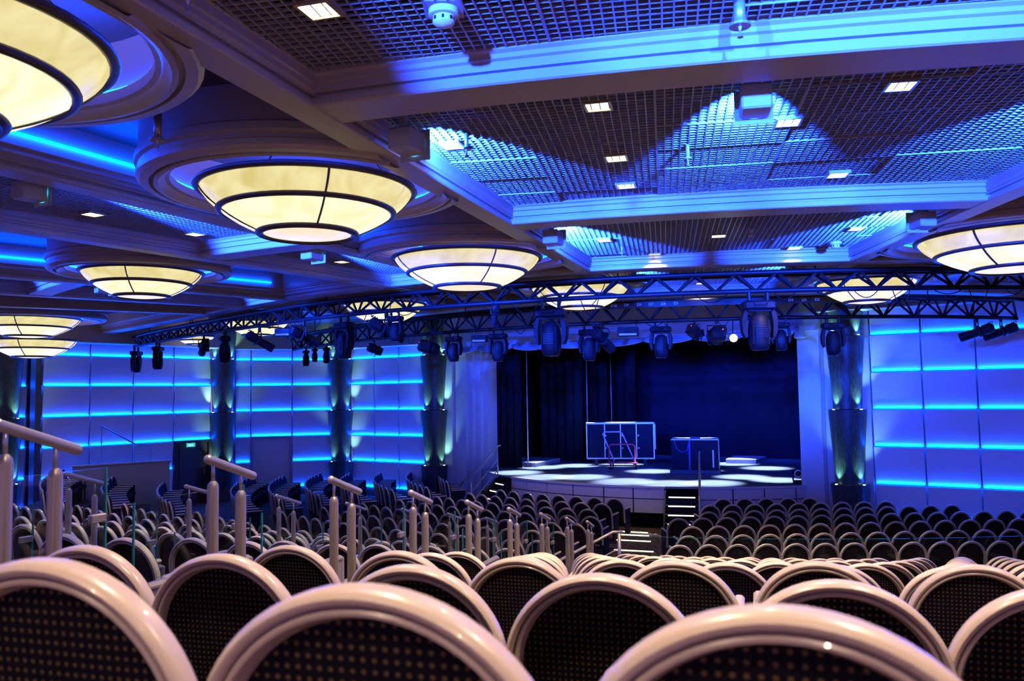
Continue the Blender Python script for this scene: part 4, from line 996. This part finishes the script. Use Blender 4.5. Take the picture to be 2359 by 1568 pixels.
for k in (-.47, .07, .6):
    for h in (.3, .65): part('latch', MB().bbox((k, -.1, lift+Hg*h), (.05, .03, .04), .005), EDGE, pc)
for x in (-.8, .8):
    for y in (-.02, .12): part('foot_block', MB().box((x, y, lift/2), (.1, .06, lift)), BLK, pc)
ca = thing('stage_trolley', 'flat red and pale tube trolley on castors in front of the panelled case', 'trolley', atd(1434, 1078, 26.6), R_(-8)); ca.location.z = ZS
RED = mat('red_painted_tube', (.55, .03, .05), .4); PINK = mat('pale_pink_tube', (.62, .40, .42), .4)
part('platform', MB().bbox((0, .05, .21), (.95, .62, .04), .008), RED, ca)
part('sloped_handle', MB().tube([(.38, .30, .23), (.02, .22, 1.10), (-.06, .2, 1.16), (-.54, .2, 1.16), (-.60, .2, 1.10), (-.26, .30, .23)], .022, 8), PINK, ca, True)
part('upright_handle', MB().tube([(-.40, -.22, .23), (-.40, -.22, .72), (-.34, -.22, .79), (.34, -.22, .79), (.40, -.22, .72), (.40, -.22, .23)], .022, 8), RED, ca, True)
for x, y in ((-.36, -.2), (.36, -.2), (-.30, .3), (.42, .3)):
    wh = part('castor', MB().cyl((x-.02, y, .085), (x+.02, y, .085), .085, n=16), BLK2, ca); part('fork', MB().box((x, y, .16), (.06, .05, .06)), RED, wh)
# black crate
cr = thing('black_crate', 'black wooden crate with white top sheet and hanging strap on the stage', 'crate', atd(1603, 1086, 25.1), R_(-14)); cr.location.z = ZS
cw, cdp, chh = 1.34, .95, .86
part('body', MB().box((0, 0, .13+chh/2), (cw, cdp, chh)), mat('black_painted_wood', (.008, .008, .022), .85, spec=.1), cr); part('base', MB().bbox((0, 0, .065), (cw+.1, cdp+.1, .13), .01), mat('black_base', (.01, .01, .03), .5), cr)
part('top_sheet', MB().bbox((0, 0, .13+chh+.012), (cw+.02, cdp+.02, .025), .006), mat('white_top_sheet', (.75, .76, .80), .5), cr)
for i in range(9): part('stacked_sheet', MB().box((cw/2+.012, -cdp/2+.08+.1*i, .13+chh/2), (.02, .07, chh-.02)), mat('pale_sheet_edges', (.50, .46, .52), .6), cr)
part('strap', MB().box((-.15, -cdp/2-.008, .5), (.045, .012, .98)), mat('blue_strap', (.02, .03, .22), .6), cr); part('hanging_strap', MB().tube([(-.58, -cdp/2-.02, .97), (-.52, -cdp/2-.02, .74), (-.38, -cdp/2-.02, .64), (-.22, -cdp/2-.02, .68), (-.15, -cdp/2-.02, .95)], .015, 6), MATS['blue_strap'], cr)
part('side_batten', MB().box((.52, -cdp/2-.012, .45), (.04, .02, .5)), MATS['pale_sheet_edges'], cr); part('top_strap', MB().bbox((0, 0, .13+chh+.04), (.3, .2, .03), .01), MATS['blue_strap'], cr)
# low platforms
def platform(pts, h, lab):
    c = sum((Vector(q) for q in pts), Vector())/len(pts); c.z = ZS; t = thing('low_platform', lab, 'platform', c)
    q = [(p.x-c.x, p.y-c.y) for p in pts]; part('deck', MB().prism(q, h-.02, h), mat('platform_top', (.62, .64, .70), .45), t)
    ins = [(x*.985, y*.985) for x, y in q]; part('skirt', MB().prism(ins, 0, h-.02), mat('platform_grey', (.30, .30, .36), .5), t)
platform([P3(1140, 1066, ZS), P3(1183, 1071, ZS), P3(1213, 1063, ZS), P3(1160, 1058, ZS)], .14, 'low grey stage platform, smaller piece by the wing curtain')
platform([P3(1188, 1072, ZS), P3(1234, 1076, ZS), P3(1291, 1064, ZS), P3(1222, 1061, ZS)], .14, 'low grey stage platform, larger piece near the wing curtain')
platform([P3(1672, 1067, ZS), P3(1742, 1068, ZS), P3(1765, 1060, ZS), P3(1690, 1058, ZS)], .14, 'low pale platform behind the black crate')
# floor-standing moving lights
def floor_mover(x, y, w, lab):
    p = P3(x, y, ZS); d = proj(p)[2]; s = w*d/FPX/.34; t = thing('floor_moving_light', lab, 'stage light', p, R_(-20)); t.scale = (s, s, s)
    part('base', MB().bbox((0, 0, .04), (.30, .26, .08), .015), BLK2, t, 40); yk = MB()
    for k in (-1, 1): yk.bbox((k*.145, 0, .22), (.04, .12, .30), .015)
    part('yoke', yk, BLK2, t, 40); hd = part('head', MB().sphere((0, 0, .28), .125, 16, 10, (1, 1, 1.1)), BLK2, t, True)
    part('face_ring', MB().lathe([(.075, 0), (.115, 0), (.105, .03), (.08, .03)], 20, closed=True).xf(Matrix.Translation((0, -.115, .28)) @ Matrix.Rotation(math.pi/2, 4, 'X')), mat('silver_ring', (.7, .72, .8), .25, .8), hd, True)
floor_mover(1113, 1076, 22, 'small moving light on the stage floor by the proscenium step'); floor_mover(1840, 1113, 28, 'small moving light on the stage floor by the pier')
p = atd(1752, 1052, 30.5); p.z = ZS; mvb = thing('standing_light', 'dark moving light standing upstage before the backdrop', 'stage light', p)
part('base', MB().bbox((0, 0, .06), (.4, .3, .12), .02), BLK2, mvb); part('head', MB().lathe([(.0001, .15), (.14, .2), (.17, .4), (.15, .58), (.0001, .62)], 16), BLK2, mvb, True); part('yoke', MB().bbox((.2, 0, .3), (.05, .14, .4), .02), BLK2, mvb)
# par cans over the stage and their light pools
def par(loc, tgt, e, lab, col=(.55, .70, 1.0), spot=23):
    t = thing('stage_par_can', lab, 'stage light', loc, 0, 'par cans hung over the stage'); f = (Vector(tgt)-Vector(loc)).normalized(); q = f.to_track_quat('Z', 'Y').to_matrix().to_4x4()
    part('can', MB().lathe([(.0001, -.16), (.06, -.16), (.085, -.08), (.09, .12), (.082, .12), (.078, -.02)], 16).xf(q), BLK2, t, 40); part('lamp', MB().cyl((0, 0, .0), (0, 0, .005), .075, n=16).xf(q), mat('cool_par_lamp', (1, 1, 1), .4, emit=(.6, .75, 1), estr=2.5), t)
    part('yoke', MB().tube([(-.1, 0, 0), (-.1, 0, .2), (.1, 0, .2), (.1, 0, 0)], .01, 6), BLK, t)
    s = Vector(loc)+f*.13; lamp('par_lamp', 'SPOT', s, e, col, t, tgt, .06, spot, .85)
POOLS = [(1190, 1088), (1255, 1098), (1345, 1098), (1330, 1072), (1440, 1108), (1545, 1113), (1500, 1085), (1710, 1098), (1790, 1105), (1765, 1078), (1640, 1112), (1250, 1076), (1690, 1068), (1604, 1084), (1432, 1070)]  # last two are extra pars added to brighten the crate and the case
for i, q in enumerate(POOLS):
    tg = P3(q[0], q[1], ZS); inw = (tg-PW).dot(VS); l = Vector((tg.x, tg.y, 5.6))
    back = max(0, 1.0-inw); l = l+VS*back; l.z = 5.55
    par(l, tg, 7000, 'black par can over the stage aimed at the %s light pool' % ORD[i])
for i, (u, v) in enumerate(((-8.6, 5.2), (-6.2, 5.4), (-3.8, 5.6), (-1.6, 5.8))):  # blue pars added to lighten the navy backdrop
    l = PW+US*u+VS*v; l.z = 5.55; tg = PW+US*u+VS*8.2; tg.z = 2.4
    par(l, tg, 500, 'added deep blue par can lightening the backdrop, %s from the wing' % ORD[i], (.02, .04, 1.0), 80)
bt = thing('lighting_bar', 'steel lighting bar carrying the par cans inside the stage', 'lighting bar', PW-US*5+VS*1.0+Vector((0, 0, 5.75)))
part('bar', MB().cyl(US*-5, US*4.6, .024), BLK, bt); part('bar', MB().cyl(US*-5+VS*3, US*4.6+VS*3, .024), BLK, bt)
for x in (-4, 0, 4): part('bar_tie', MB().cyl(US*x, US*x+VS*3, .02), BLK, bt)

# lamps whose light is already carried by a lamp object need no extra sampling
for n_ in ('warm_downlight_lamp', 'uplight_lens', 'warm_step_led', 'blue_flood_lens', 'cool_par_lamp', 'white_hot_lamp', 'green_sign_glow', 'sign_white', 'red_led', 'alabaster_shade_upper', 'alabaster_shade_lower', 'alabaster_shade_disc'):
    if n_ in MATS: MATS[n_].cycles.emission_sampling = 'NONE'
